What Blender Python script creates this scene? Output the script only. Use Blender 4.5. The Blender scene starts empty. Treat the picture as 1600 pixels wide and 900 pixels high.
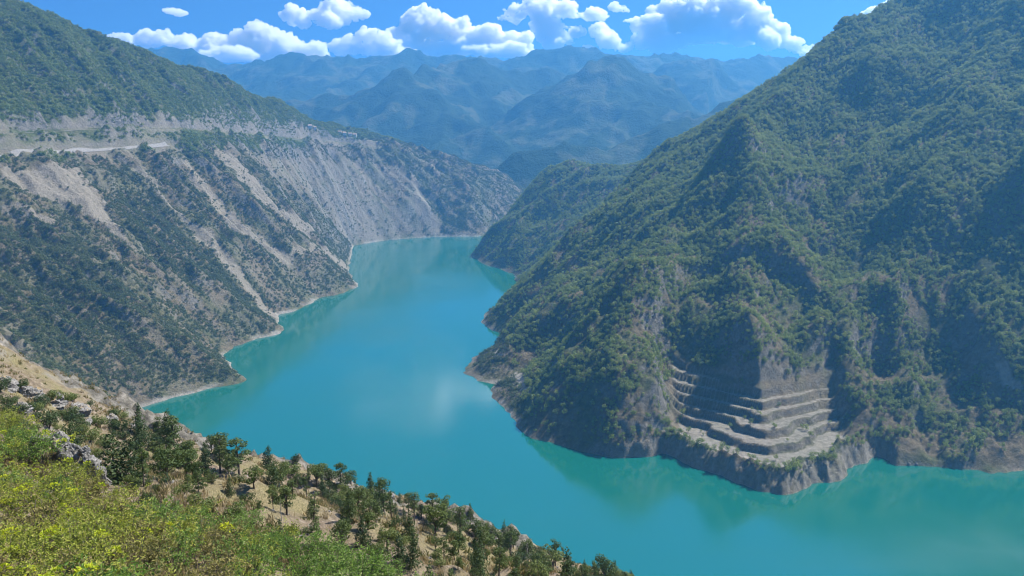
import bpy, bmesh, math, random
import numpy as np
from mathutils import Vector, Matrix

random.seed(7)
RNG = np.random.default_rng(7)
SC = bpy.context.scene
COL = SC.collection
R = math.radians

# ------------------------------------------------------------------ camera
EYE = 300.0                    # metres above the lake
FPX = 1208.0                   # focal length in photo pixels (photo 1600 wide)
PITCH = R(11.7)
cam_d = bpy.data.cameras.new('camera'); cam_d.sensor_width = 36.0; cam_d.lens = 36.0*FPX/1600.0
cam_d.clip_start = 0.1; cam_d.clip_end = 60000.0
cam = bpy.data.objects.new('camera', cam_d); COL.objects.link(cam)
cam.location = (0, 0, EYE); cam.rotation_euler = (math.pi/2-PITCH, 0, 0)
SC.camera = cam

# ------------------------------------------------------------------ sky, sun, exposure
SUN_AZ, SUN_EL = R(60), R(51)          # azimuth measured clockwise from +Y
world = bpy.data.worlds.new('World'); SC.world = world; world.use_nodes = True
wn = world.node_tree.nodes; wl = world.node_tree.links; wn.clear()
w_out = wn.new('ShaderNodeOutputWorld'); w_bg = wn.new('ShaderNodeBackground'); w_sky = wn.new('ShaderNodeTexSky')
w_sky.sky_type = 'NISHITA'; w_sky.sun_disc = False
w_sky.sun_elevation = SUN_EL; w_sky.sun_rotation = SUN_AZ
w_sky.altitude = 1500; w_sky.air_density = 1.0; w_sky.dust_density = 0.0; w_sky.ozone_density = 6.0
w_bg.inputs['Strength'].default_value = 0.09
w_tint = wn.new('ShaderNodeMix'); w_tint.data_type = 'RGBA'; w_tint.blend_type = 'MULTIPLY'; w_tint.inputs[0].default_value = 1.0
w_tint.inputs[7].default_value = (.38, .68, .90, 1)          # clear, deep blue mountain air over the whole sky
w_tc = wn.new('ShaderNodeTexCoord'); w_sx = wn.new('ShaderNodeSeparateXYZ'); w_cx = wn.new('ShaderNodeCombineXYZ'); w_ma = wn.new('ShaderNodeMath'); w_ma.operation = 'MULTIPLY_ADD'; w_nm = wn.new('ShaderNodeVectorMath'); w_nm.operation = 'NORMALIZE'
w_mx = wn.new('ShaderNodeMath'); w_mx.operation = 'MAXIMUM'; w_mx.inputs[1].default_value = 0.0; w_ma.inputs[1].default_value = .74; w_ma.inputs[2].default_value = .26      # dry high-country air: little whitening towards the horizon
wl.new(w_tc.outputs['Generated'], w_sx.inputs[0]); wl.new(w_sx.outputs['Z'], w_mx.inputs[0]); wl.new(w_mx.outputs[0], w_ma.inputs[0])
wl.new(w_sx.outputs['X'], w_cx.inputs['X']); wl.new(w_sx.outputs['Y'], w_cx.inputs['Y']); wl.new(w_ma.outputs[0], w_cx.inputs['Z']); wl.new(w_cx.outputs[0], w_nm.inputs[0]); wl.new(w_nm.outputs[0], w_sky.inputs['Vector'])
wl.new(w_sky.outputs[0], w_tint.inputs[6]); wl.new(w_tint.outputs[2], w_bg.inputs['Color']); wl.new(w_bg.outputs[0], w_out.inputs['Surface'])
sun_d = bpy.data.lights.new('sun', 'SUN'); sun_d.energy = 5.0; sun_d.angle = R(0.53); sun_d.color = (1.0, 0.95, 0.86)
sun = bpy.data.objects.new('sun', sun_d); COL.objects.link(sun)
S = Vector((math.sin(SUN_AZ)*math.cos(SUN_EL), math.cos(SUN_AZ)*math.cos(SUN_EL), math.sin(SUN_EL)))
sun.rotation_euler = (-S).to_track_quat('-Z', 'Y').to_euler(); sun.location = (0, 0, 900)
SC.view_settings.view_transform = 'Standard'; SC.view_settings.look = 'None'
SC.view_settings.gamma = 1.0; SC.view_settings.use_curve_mapping = False
SC.view_settings.exposure = 1.06
SC.render.engine = 'CYCLES'
cy = SC.cycles
cy.use_denoising = True; cy.max_bounces = 22; cy.diffuse_bounces = 3; cy.glossy_bounces = 3
cy.transmission_bounces = 4; cy.volume_bounces = 20; cy.transparent_max_bounces = 6
cy.use_adaptive_sampling = True; cy.adaptive_threshold = 0.015; cy.filter_width = 1.05

# ------------------------------------------------------------------ helpers
CP, SP = math.cos(PITCH), math.sin(PITCH)
def at(px, py, Y):
    """world point at ground distance Y seen at a photo pixel"""
    xr, yr = (px-800)/FPX, (450-py)/FPX
    d = (xr, CP+yr*SP, -SP+yr*CP); t = Y/d[1]
    return (d[0]*t, Y, EYE+d[2]*t)
def shore(px, py, z=0.0):
    xr, yr = (px-800)/FPX, (450-py)/FPX
    d = (xr, CP+yr*SP, -SP+yr*CP); t = (z-EYE)/d[2]
    return (d[0]*t, d[1]*t, z)
def project(x, y, z):
    dy = y*CP-(z-EYE)*SP; u = y*SP+(z-EYE)*CP
    return 800+FPX*x/dy, 450-FPX*u/dy, dy

_P = {}
def _perm(seed):
    if seed not in _P:
        r = np.random.default_rng(seed+1000); p = r.permutation(256); g = r.random(256)*2*np.pi
        _P[seed] = (np.concatenate([p, p]), np.cos(g), np.sin(g))
    return _P[seed]
def noise(x, y, seed=0):
    p, gx, gy = _perm(seed)
    xi = np.floor(x).astype(np.int32); yi = np.floor(y).astype(np.int32)
    xf, yf = x-xi, y-yi
    u = xf*xf*xf*(xf*(xf*6-15)+10); v = yf*yf*yf*(yf*(yf*6-15)+10)
    def g(ix, iy, dx, dy):
        h = p[p[ix & 255]+(iy & 255)]
        return gx[h]*dx+gy[h]*dy
    a = g(xi, yi, xf, yf); b = g(xi+1, yi, xf-1, yf); c = g(xi, yi+1, xf, yf-1); d = g(xi+1, yi+1, xf-1, yf-1)
    return 1.5*((a*(1-u)+b*u)*(1-v)+(c*(1-u)+d*u)*v)
def fbm(x, y, seed=0, octv=4, gain=0.5):
    s = 0; a = 1
    for o in range(octv):
        s = s+a*noise(x*2**o, y*2**o, seed+o); a *= gain
    return s
def ridged(x, y, seed=0, octv=4, gain=0.5):
    s = 0; a = 1
    for o in range(octv):
        s = s+a*(1-2*np.abs(noise(x*2**o, y*2**o, seed+o))); a *= gain
    return s
def sstep(a, b, x):
    t = np.clip((x-a)/(b-a), 0, 1); return t*t*(3-2*t)
def seg_dist(x, y, pts):
    """distance to a polyline, and interpolated z and arc parameter of the nearest point"""
    best = np.full(x.shape, 1e9); zz = np.zeros(x.shape); tt = np.zeros(x.shape)
    L = 0
    for a, b in zip(pts[:-1], pts[1:]):
        dx, dy = b[0]-a[0], b[1]-a[1]; l2 = dx*dx+dy*dy+1e-9
        t = np.clip(((x-a[0])*dx+(y-a[1])*dy)/l2, 0, 1)
        d = np.hypot(x-a[0]-t*dx, y-a[1]-t*dy); m = d < best
        best = np.where(m, d, best); zz = np.where(m, a[2]+t*(b[2]-a[2]), zz); tt = np.where(m, L+t*math.sqrt(l2), tt)
        L += math.sqrt(l2)
    return best, zz, tt/L
def in_poly(x, y, poly):
    c = np.zeros(np.shape(x), bool); n = len(poly)
    for i in range(n):
        x1, y1 = poly[i][:2]; x2, y2 = poly[i-1][:2]
        if y1 == y2: continue
        c ^= ((y1 > y) != (y2 > y)) & (x < (x2-x1)*(y-y1)/(y2-y1)+x1)
    return c
class TPS:
    def __init__(s, pts, smooth=1e-4):
        P = np.array(pts, float); s.c = P[:, :2]/1000.0; n = len(P)
        A = np.zeros((n+3, n+3)); A[:n, :n] = s.k(s.c, s.c)+np.eye(n)*smooth
        A[:n, n] = 1; A[:n, n+1:] = s.c; A[n, :n] = 1; A[n+1:, :n] = s.c.T
        s.w = np.linalg.solve(A, np.concatenate([P[:, 2], np.zeros(3)]))
    @staticmethod
    def k(a, b):
        r2 = ((a[:, None, :]-b[None, :, :])**2).sum(-1)
        return 0.5*r2*np.log(r2+1e-12)
    def __call__(s, x, y):
        q = np.stack([np.ravel(x), np.ravel(y)], 1)/1000.0; out = np.empty(len(q))
        for i in range(0, len(q), 20000):
            k = s.k(q[i:i+20000], s.c); out[i:i+20000] = k@s.w[:-3]+s.w[-3]+q[i:i+20000]@s.w[-2:]
        return out.reshape(np.shape(x))
def catmull(src, dst):
    """interpolation matrix from regular nodes src to positions dst"""
    h = src[1]-src[0]; f = np.clip((dst-src[0])/h, 0, len(src)-1.001); i = np.floor(f).astype(int); t = f-i
    M = np.zeros((len(dst), len(src))); r = np.arange(len(dst)); n = len(src)-1
    w = [-.5*t+t*t-.5*t**3, 1-2.5*t*t+1.5*t**3, .5*t+2*t*t-1.5*t**3, -.5*t*t+.5*t**3]
    for k in range(4): np.add.at(M, (r, np.clip(i-1+k, 0, n)), w[k])
    return M

# ------------------------------------------------------------------ the shape of the land
LEFT_SHORE = [(215,638),(270,622),(330,607),(378,598),(384,592),(362,572),(352,555),(365,541),(400,530),(440,521),(447,515),(433,504),
  (437,492),(470,482),(500,466),(540,457),(560,448),(549,432),(545,415),(550,396),(554,384),(600,376),(640,372.5),(690,370),(750,369)]
RIGHT_SHORE = [(735,398),(752,411),(775,419),(800,427),(806,442),(800,456),(780,475),(757,490),(755,500),(765,516),(795,524),(788,532),(765,548),
  (737,560),(728,584),(745,595),(775,601),(772,620),(787,640),(806,655),(806,668),(832,686),(870,692),(920,708),(975,716),(1013,713),
  (1026,704),(1045,711),(1067,723),(1110,738),(1150,752),(1190,766),(1232,772),(1256,764),(1262,754),(1300,751),(1320,745),(1322,729),
  (1337,725),(1358,714),(1368,711),(1400,724),(1440,728),(1480,726),(1520,731),(1600,738),(1700,748)]
LAKE = [shore(*p) for p in LEFT_SHORE][::-1]+[(-330,740,0),(-215,560,0),(-60,430,0),(100,395,0),(300,380,0),(600,370,0),(1000,380,0)]+[shore(*p) for p in RIGHT_SHORE][::-1]+[(60,1960,0),(260,2050,0),(560,2120,0),(560,2260,0),(300,2230,0)]
def shore_rise(x, y):
    """height that grows with the distance from the lake's edge"""
    d, _, _ = seg_dist(x, y, LAKE+LAKE[:1]); w = in_poly(x, y, LAKE)
    return np.where(w, -np.minimum(d*0.7, 40), 0.64*np.minimum(d, 900))
ctrl = [shore(*p) for p in LEFT_SHORE+RIGHT_SHORE]
SKY_L = [(-200,-70,1560),(-100,-35,1600),(0,5,1650),(100,50,1720),(220,90,1840),(330,125,2000),(400,158,2180),(480,197,2350),(560,214,2480),(612,229,2540),
         (640,232,2560),(700,254,2580),(780,276,2580),(830,303,2560)]
crest_l = [at(*p) for p in SKY_L]; ctrl += crest_l
ctrl += [(p[0]-20, p[1]+230, p[2]-120) for p in crest_l]      # the far side falls away
ctrl += [at(0,520,800), at(60,540,790), at(0,572,610), at(90,607,690)]
# the left valley side runs on behind and left of the viewer
ctrl += [(-900,600,330), (-1100,900,480), (-600,300,270), (-800,0,420), (-1400,1500,700), (-1400,600,640), (-300,-60,330), (-1450,0,700)]
ctrl += [(-160,215,215),(-80,215,188),(0,215,165),(80,215,140),(160,215,110),(0,310,70),(150,300,60),(-150,330,120),(-165,60,300),(165,60,190),(165,-40,215)]
# right mountain
CREST_A = [shore(800,456), at(880,383,1425), at(940,322,1440), at(985,276,1450), at(1060,235,1455), at(1130,196,1450), at(1200,145,1440), at(1262,96,1420), at(1340,50,1430), at(1410,2,1430), at(1560,-70,1400), at(1750,-130,1320)]
RIB_B = [at(1330,62,1370), at(1265,125,1300), at(1215,172,1240), at(1172,240,1180), at(1148,302,1100)]
RIB_B1 = [at(1148,302,1100), at(1060,350,1080), at(1000,388,1060), at(930,440,1020), at(880,490,985), at(830,528,965), at(780,553,950), shore(737,572)]
RIB_B2 = [at(1148,302,1100), at(1196,385,960), at(1258,470,850), at(1308,560,760), at(1334,640,700), shore(1338,724)]
RIB_C = [at(1085,365,1040), at(1020,430,940), at(976,470,875), at(990,540,795), at(1030,615,735), at(1022,670,695), shore(1018,712)]
RIB_C2 = [at(976,470,875), at(915,530,850), at(860,600,800), at(825,650,745), shore(815,676)]
RIB_D = [at(1148,302,1100), at(1165,440,880), at(1180,555,745), at(1195,625,690)]
RIB_E = [at(1560,60,1200), at(1490,190,1060), at(1440,330,925), at(1400,470,825), at(1412,610,735), at(1435,690,690), shore(1440,727)]
RIB_F = [at(1700,200,930), at(1600,290,880), at(1505,470,810), at(1555,570,735), at(1600,670,690), at(1630,720,660)]
RIB_G = [at(1360,80,1320), at(1370,190,1160), at(1340,300,1030)]
RIBS_R = [CREST_A, RIB_B, RIB_B1, RIB_B2, RIB_C, RIB_C2, RIB_D, RIB_E, RIB_F, RIB_G]
ctrl += [(p[0], p[1], p[2]-(8 if r is CREST_A else 18)*min(1, max(0, (p[2]-25)/60))) for r in RIBS_R for p in r]
ctrl += [at(1060,620,760), at(1075,520,825), at(1085,440,915), at(1250,590,770), at(1240,450,895), at(1368,620,755), at(1350,470,880), at(1330,380,955), at(1470,600,765), at(1470,450,860), at(1525,350,905),
         at(1000,320,1190), at(900,425,1130), at(1090,280,1220), at(850,470,1080), at(800,500,1060), at(1250,330,1015), at(1290,220,1160), at(1450,130,1200), at(1480,50,1300), at(1600,20,1210)]
ctrl += [(p[0]+140, p[1]+190, max(p[2]-130, -10)) for p in CREST_A[3:]]
ctrl += [(1050,900,480), (1050,600,300), (850,480,110), (1100,300,330)]
# second spur behind the right mountain
SPUR_2 = [shore(735,397), at(752,378,1850), at(782,345,1860), at(830,303,1880), at(865,287,1880), at(928,268,1860), at(985,271,1830), at(1040,250,1800), at(1120,235,1750)]
SPUR_2B = [at(865,287,1880), at(830,350,1790), at(790,400,1690), shore(758,412)]
ctrl += [(p[0], p[1], p[2]-7) for p in SPUR_2]+SPUR_2B[1:-1]+[(p[0]+20, p[1]+190, p[2]-90) for p in SPUR_2[2:]]+[at(900,350,1640), at(860,400,1560)]
RIBS_R += [SPUR_2, SPUR_2B]
ctrl += [(-100,700,-40),(-150,1000,-40),(-130,1400,-40),(-130,1800,-40),(200,480,-40),(600,460,-40),(100,2100,-40),(0,500,-40)]
ctrl = np.array([p[:3] for p in ctrl], float); _, keep_ = np.unique(np.round(ctrl[:, :2]/3), axis=0, return_index=True); ctrl = ctrl[np.sort(keep_)]
ctrl[:, 2] -= shore_rise(ctrl[:, 0], ctrl[:, 1])
base = TPS(ctrl, 6e-5)
CX = np.arange(-1540, 1160, 18.0); CY = np.arange(-120, 3000, 18.0)
_X, _Y = np.meshgrid(CX, CY); BASE = base(_X, _Y); ROUGH = BASE+shore_rise(_X, _Y)
class Field:
    """bilinear look-up of a gridded height (any rectilinear grid)"""
    def __init__(s, xs, ys, Z): s.xs, s.ys, s.Z = xs, ys, Z
    def __call__(s, x, y, Z=None):
        Z = s.Z if Z is None else Z
        i = np.clip(np.searchsorted(s.xs, x)-1, 0, len(s.xs)-2); j = np.clip(np.searchsorted(s.ys, y)-1, 0, len(s.ys)-2)
        u = np.clip((x-s.xs[i])/(s.xs[i+1]-s.xs[i]), 0, 1); v = np.clip((y-s.ys[j])/(s.ys[j+1]-s.ys[j]), 0, 1)
        return (Z[j, i]*(1-u)+Z[j, i+1]*u)*(1-v)+(Z[j+1, i]*(1-u)+Z[j+1, i+1]*u)*v
ROUGH_F = Field(CX, CY, ROUGH)
def land_on(px, py, field=None, y0=320):
    """where the ray of a photo pixel meets the valley side"""
    Y = np.linspace(y0, 2880, 2560); p = at(px, py, Y)
    hit = p[2] < (field or ROUGH_F)(p[0], p[1])
    if not hit.any(): print('MISS', px, py)
    i = int(np.argmax(hit)) if hit.any() else 1500; return (p[0][i], p[1][i], p[2][i])
RIB_L1 = [land_on(-40,290), land_on(60,335), land_on(160,395), land_on(262,490), land_on(325,558), shore(384,594)]
RIB_L2 = [land_on(235,238), land_on(300,345), land_on(372,440), shore(447,515)]
RIB_L3 = [land_on(335,208), land_on(420,300), land_on(500,390), shore(560,449)]
RIB_L4 = [land_on(470,210), land_on(520,300), land_on(545,360), shore(551,400)]
RIB_L5 = [land_on(606,240), land_on(650,310), land_on(685,360), shore(690,370)]
RIB_L6 = [land_on(700,268), land_on(735,320), shore(755,370)]
RIBS_L = [RIB_L1, RIB_L2, RIB_L3, RIB_L4, RIB_L5, RIB_L6]

# the near slope the viewer stands on
near_ctrl = [(0,-4,298.6),(-8,-4,298.8),(8,-4,298.0),(0,1,297.9),(-60,-20,315),(60,-20,272),(0,-40,312),
  at(0,592,118),at(60,604,116),at(130,628,114),at(220,655,112),at(300,692,112),at(400,722,112),at(500,738,113),at(600,772,114),at(700,805,118),at(780,838,120),at(870,876,123),at(970,905,126),at(1080,950,130),
  at(30,690,70),at(150,730,76),at(250,760,72),at(350,780,74),at(450,820,76),at(550,850,80),at(650,880,82),at(750,905,90),at(880,950,96),
  (-9,10,292.3),(-4,10,291.6),(2,11,290.4),(10,12,288),(-18,24,287.5),(-8,26,283.5),(2,28,280),(14,30,276.5),(-34,44,281.5),(-16,48,275.5),(0,50,268),(22,52,262),
  (-110,40,330),(-110,110,298),(-150,90,318),(60,60,240),(100,60,222),(140,130,190),
  (-90,170,205),(-40,170,196),(20,175,182),(80,180,160),(150,190,130),(-150,200,220),(-60,230,170),(40,240,140),(120,250,110),(-160,260,180)]
near = TPS(near_ctrl, 1e-6)

TERR_C = at(1200,690,640)       # centre of the quarry benches
ROAD_LOW = [land_on(-60,256), land_on(0,247), land_on(60,240), land_on(130,238), land_on(200,235), land_on(242,231), land_on(262,226)]
ROAD_UP = [land_on(-60,213), land_on(0,211), land_on(60,208), land_on(120,204), land_on(180,200), land_on(236,197), land_on(262,200), land_on(300,204), land_on(345,206), land_on(420,208), land_on(480,216), land_on(540,225), land_on(590,236)]
def level(r, z0=None):
    zs = np.array([p[2] for p in r]); zs = np.convolve(np.pad(zs, 2, 'edge'), np.ones(5)/5, 'valid')
    return [(p[0], p[1], float(z)) for p, z in zip(r, zs)]
ROAD_LOW, ROAD_UP = level(ROAD_LOW), level(ROAD_UP)

ROADD = {}; BENCH = {}
def mid_grid(xs, ys):
    """height of the valley sides on a rectilinear grid"""
    H = catmull(CY, ys)@BASE@catmull(CX, xs).T
    X, Y = np.meshgrid(xs, ys); H00 = H
    H = H+shore_rise(X+5*fbm(X/40, Y/40, 3, 3), Y+5*fbm(X/40, Y/40, 5, 3))
    wx = X+9*fbm(X/80, Y/80, 11, 3); wy = Y+9*fbm(X/80, Y/80, 21, 3)
    land = sstep(2, 60, H)
    for r in RIBS_L:
        d, z, t = seg_dist(wx, wy, r); a_, w_ = (34, 52) if r is RIB_L1 else (22, 40); H = H+a_*sstep(2, 110, H)*(1-.5*sstep(.0, .35, .35-t))*np.exp(-(d/w_))
    for r in RIBS_R:
        d, z, t = seg_dist(wx, wy, r); H = H+(3 if r is CREST_A or r is SPUR_2 else 28)*land*(np.exp(-(np.sqrt(d*d+25)-5)/44))
    right = sstep(-60, 60, X+(Y-1500)*0.10)
    # gullies and ribs running down the slopes
    uR = (wx*0.55-wy*0.83); vR = (wx*0.83+wy*0.55)
    uL = (wx*0.35+wy*0.94); vL = (-wx*0.94+wy*0.35)
    gR = ridged(uR/120, vR/380, 31, 4, 0.5); gL = ridged(uL/85, vL/420, 41, 4, 0.5)
    steep = sstep(5, 90, H)*sstep(330, 520, Y+np.maximum(0, -150-X))
    H = H+steep*(right*(gR-.6)*15+(1-right)*((gL-.5)*13+8*(ridged(uL/38+.4*noise(X/50, Y/50, 43), vL/150, 45, 3)-.6)))
    H = H+sstep(-4, 30, H)*(.15+.85*sstep(300, 480, Y))*(fbm(X/38, Y/38, 51, 4, .55)*2.8*(0.6+0.4*right)+ridged(X/17, Y/17, 61, 3)*1.2*right)
    # rocky foot on the right shore: steeper at the water
    foot = right*(Y > 450)*sstep(-3, 6, H)*(1-sstep(18, 45, H))*(Y < 1300)
    H = H+foot*(7+3.5*ridged(X/22, Y/22, 71, 3))
    # quarry benches round the nose of the spur
    Hs = H00+shore_rise(X, Y); tx, ty = X-TERR_C[0], Y-TERR_C[1]
    db, zb, _ = seg_dist(X, Y, [at(1172,500,800), at(1180,560,748), at(1192,640,694)])
    Hc = zb-.40*db*(1+.10*fbm(X/40, Y/40, 81, 3))+1.2*noise(X/14, Y/14, 82); st = 7.2; q = (Hc-15)/st; fl = np.floor(q); fr = q-fl
    T = 15+np.maximum(fl, 0)*st+np.where(fl >= 0, sstep(.60, .82, fr)*st, 0)+.5*fbm(X/7, Y/7, 83, 3)
    m = (1-sstep(72, 104, db+4*noise(X/20, Y/20, 84)))*sstep(7, 10, Hs)*(1-sstep(46, 78, Hc)); H = H*(1-m)+T*m; BENCH['m'] = m
    apron = (1-sstep(95, 120, np.hypot(tx*0.8, ty*0.9)))*sstep(-2, 3, H)*(1-sstep(12, 15, H)); H = H+apron*3.2*(ridged(X/15, Y/15, 85, 4, .6)-.7)
    # roads cut into the left side
    for r in (ROAD_LOW, ROAD_UP):
        d, z, t = seg_dist(X, Y, r)
        if r is ROAD_UP: ROADD['up'] = d
        else: ROADD['low'] = d
        d2 = d+3*noise(X/25, Y/25, 91)
        k = 1-sstep(8, 12, d)
        up = np.minimum(H, z+np.maximum(d2-8, 0)*2.4); dn = np.maximum(up, np.minimum(z-np.maximum(d2-7, 0)*0.9, H+14))
        kk = 1-sstep(24, 42, d); H = H*(1-kk)+dn*kk
        H = H*(1-k)+z*k
    return X, Y, H
def near_grid(xs, ys):
    cx = np.arange(-190, 200, 4.0); cyy = np.arange(-50, 280, 4.0)
    X, Y = np.meshgrid(cx, cyy); B = near(X, Y)
    H = catmull(cyy, ys)@B@catmull(cx, xs).T
    X, Y = np.meshgrid(xs, ys); D = np.hypot(X, Y); a = sstep(4, 40, D)
    H = H+a*(1.6*fbm(X/16, Y/16, 101, 4, .55)+0.8*np.maximum(0, ridged(X/9, Y/9, 111, 3)-0.5))
    global CRAG
    d, _, _ = seg_dist(X, Y, [at(*p) for p in [(-60,580,119),(0,596,116),(60,610,112),(130,634,110),(220,660,109),(300,696,110)]])
    e, _, _ = seg_dist(X, Y, [at(*p) for p in [(470,735,112),(530,752,112),(600,776,113)]]); f, _, _ = seg_dist(X, Y, [at(*p) for p in [(690,806,116),(790,848,119)]])
    CRAG = np.maximum.reduce([1-sstep(4, 16, d+8*noise(X/8, Y/8, 121)), .9*(1-sstep(2, 7, e+3*noise(X/6, Y/6, 122))), .9*(1-sstep(2, 6, f+3*noise(X/6, Y/6, 123)))])
    H = H+CRAG*(1.9*(ridged(X/6.5, Y/6.5, 125, 5, .62)-.9)+.9*noise(X/3, Y/3, 126))
    return X, Y, H

def lines(*spans):
    out = []
    for a, b, h in spans: out.append(np.arange(a, b, h))
    return np.unique(np.concatenate(out+[[spans[-1][1]]]))
MX = lines((-1500,-760,6.0),(-760,80,3.0),(80,320,1.5),(320,760,3.0),(760,1100,6.0)); MY = lines((-60,400,5.0),(400,570,2.6),(570,720,1.5),(720,1000,2.6),(1000,1500,3.4),(1500,2100,4.6),(2100,2900,6.0))
gx, gy, MH = mid_grid(MX, MY); MID = Field(MX, MY, MH)
NX = np.arange(-165, 166, 0.85); NY = np.arange(-25, 215, 0.85)
nx, ny, NH = near_grid(NX, NY); NEAR = Field(NX, NY, NH)

def sheet(name, xs, ys, Z, keep, mat, attrs=None, kind='structure'):
    ny_, nx_ = Z.shape; X, Y = np.meshgrid(xs, ys)
    idx = np.arange(nx_*ny_).reshape(ny_, nx_)
    q = np.stack([idx[:-1, :-1], idx[:-1, 1:], idx[1:, 1:], idx[1:, :-1]], -1)[keep]
    used = np.unique(q); remap = np.full(nx_*ny_, -1); remap[used] = np.arange(len(used)); q = remap[q]
    me = bpy.data.meshes.new(name); me.vertices.add(len(used)); me.loops.add(q.size); me.polygons.add(len(q))
    co = np.stack([X.ravel(), Y.ravel(), Z.ravel()], 1)[used]
    me.vertices.foreach_set('co', co.astype(np.float32).ravel()); me.loops.foreach_set('vertex_index', q.astype(np.int32).ravel())
    me.polygons.foreach_set('loop_start', np.arange(0, q.size, 4, dtype=np.int32))
    me.polygons.foreach_set('use_smooth', np.ones(len(q), bool))
    me.update(calc_edges=True)
    for k, v in (attrs or {}).items():
        at_ = me.attributes.new(k, 'FLOAT', 'POINT'); at_.data.foreach_set('value', v.ravel()[used].astype(np.float32))
    o = bpy.data.objects.new(name, me); COL.objects.link(o); me.materials.append(mat); o['kind'] = kind
    return o
def cells(M): return M[:-1, :-1] | M[1:, :-1] | M[:-1, 1:] | M[1:, 1:]

# ------------------------------------------------------------------ materials
class NT:
    def __init__(s, name):
        s.m = bpy.data.materials.new(name); s.m.use_nodes = True; s.t = s.m.node_tree; s.t.nodes.clear()
        s.out = s.n('ShaderNodeOutputMaterial')
    def n(s, t, **k):
        o = s.t.nodes.new(t)
        for a, b in k.items(): setattr(o, a, b)
        return o
    def l(s, a, b): s.t.links.new(a, b)
    def val(s, sock, v):
        if hasattr(v, 'default_value') or hasattr(v, 'links'): s.l(v, sock)
        else: sock.default_value = v
    def noise(s, scale, detail=4, rough=.55, vec=None, dist=0):
        o = s.n('ShaderNodeTexNoise'); o.inputs['Scale'].default_value = scale; o.inputs['Detail'].default_value = detail
        o.inputs['Roughness'].default_value = rough; o.inputs['Distortion'].default_value = dist
        if vec is not None: s.l(vec, o.inputs['Vector'])
        return o.outputs['Fac']
    def ramp(s, fac, stops):
        o = s.n('ShaderNodeValToRGB'); s.l(fac, o.inputs[0]); e = o.color_ramp.elements
        while len(e) < len(stops): e.new(.5)
        for i, (p, c) in enumerate(stops):
            e[i].position = p; e[i].color = (*c, 1) if len(c) == 3 else c
        return o.outputs[0]
    def mix(s, f, a, b, mode='MIX'):
        o = s.n('ShaderNodeMix', data_type='RGBA', blend_type=mode)
        for sk, v in ((o.inputs[0], f), (o.inputs[6], a), (o.inputs[7], b)):
            if hasattr(v, 'is_linked'): s.l(v, sk)
            elif isinstance(v, (int, float)): sk.default_value = v
            else: sk.default_value = (*v, 1)
        return o.outputs[2]
    def math(s, op, a, b=0.0, clamp=False):
        o = s.n('ShaderNodeMath', operation=op, use_clamp=clamp)
        for sk, v in ((o.inputs[0], a), (o.inputs[1], b)):
            if hasattr(v, 'is_linked'): s.l(v, sk)
            else: sk.default_value = v
        return o.outputs[0]
    def rng(s, v, a, b, c=0., d=1.):
        o = s.n('ShaderNodeMapRange'); s.l(v, o.inputs[0])
        for i, q in enumerate((a, b, c, d)): o.inputs[i+1].default_value = q
        return o.outputs[0]
    def attr(s, name):
        o = s.n('ShaderNodeAttribute', attribute_name=name); return o.outputs['Fac']
    def geo(s): return s.n('ShaderNodeNewGeometry')
    def pos(s): return s.n('ShaderNodeNewGeometry').outputs['Position']
    def bump(s, h, dist, strength=1.0):
        o = s.n('ShaderNodeBump'); s.l(h, o.inputs['Height']); o.inputs['Distance'].default_value = dist; o.inputs['Strength'].default_value = strength
        return o.outputs[0]
    def bsdf(s, col, rough=.9, normal=None, spec=.2):
        o = s.n('ShaderNodeBsdfPrincipled'); s.val2(o.inputs['Base Color'], col); s.val2(o.inputs['Roughness'], rough)
        o.inputs['Specular IOR Level'].default_value = spec
        if normal is not None: s.l(normal, o.inputs['Normal'])
        return o
    def val2(s, sk, v):
        if hasattr(v, 'is_linked'): s.l(v, sk)
        elif isinstance(v, (int, float)): sk.default_value = v
        else: sk.default_value = (*v, 1)
    def done(s, sh):
        s.l(sh if hasattr(sh, 'is_linked') else sh.outputs[0], s.out.inputs['Surface']); return s.m

def m_land(name, scale=1.0):
    """soil, scrub, scree and rock of the valley sides"""
    n = NT(name); p = n.pos(); g = n.geo()
    big = n.noise(.02*scale, 5, .6, p); fine = n.noise(.22*scale, 5, .65, p); vf = n.noise(1.1*scale, 3, .6, p)
    soil = n.ramp(fine, [(.3, (.075, .064, .036)), (.5, (.14, .113, .068)), (.7, (.21, .172, .112))])
    green = n.ramp(fine, [(.3, (.035, .055, .018)), (.55, (.07, .10, .03)), (.75, (.12, .14, .06))])
    rk = n.noise(.16*scale, 9, .78, p, .6)
    rock = n.ramp(rk, [(.30, (.05, .052, .045)), (.45, (.13, .125, .105)), (.58, (.22, .205, .18)), (.72, (.36, .34, .305))])
    scree = n.ramp(n.noise(.3*scale, 8, .78, p), [(.3, (.125, .108, .08)), (.5, (.255, .222, .168)), (.72, (.37, .33, .265))])
    sep = n.n('ShaderNodeSeparateXYZ'); n.l(g.outputs['Normal'], sep.inputs[0])
    stp = n.rng(n.math('ADD', sep.outputs['Z'], n.math('MULTIPLY', n.math('SUBTRACT', fine, .5), .35)), .66, .46)
    c = n.mix(n.math('MULTIPLY', n.attr('veg'), n.rng(big, .3, .6, .5, 1.0)), soil, green)
    c = n.mix(stp, c, rock)
    c = n.mix(n.attr('scree'), c, scree)
    c = n.mix(n.attr('pale'), c, n.ramp(fine, [(.3, (.24, .215, .18)), (.6, (.40, .37, .325)), (.8, (.52, .49, .44))]))
    h = n.math('ADD', n.math('MULTIPLY', fine, 2.0), vf)
    h = n.math('ADD', h, n.math('MULTIPLY', rk, 3.0))
    return n.done(n.bsdf(c, .95, n.bump(h, 1.6/scale, .9), .1))
MAT_LAND = m_land('mountain_ground')
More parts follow.
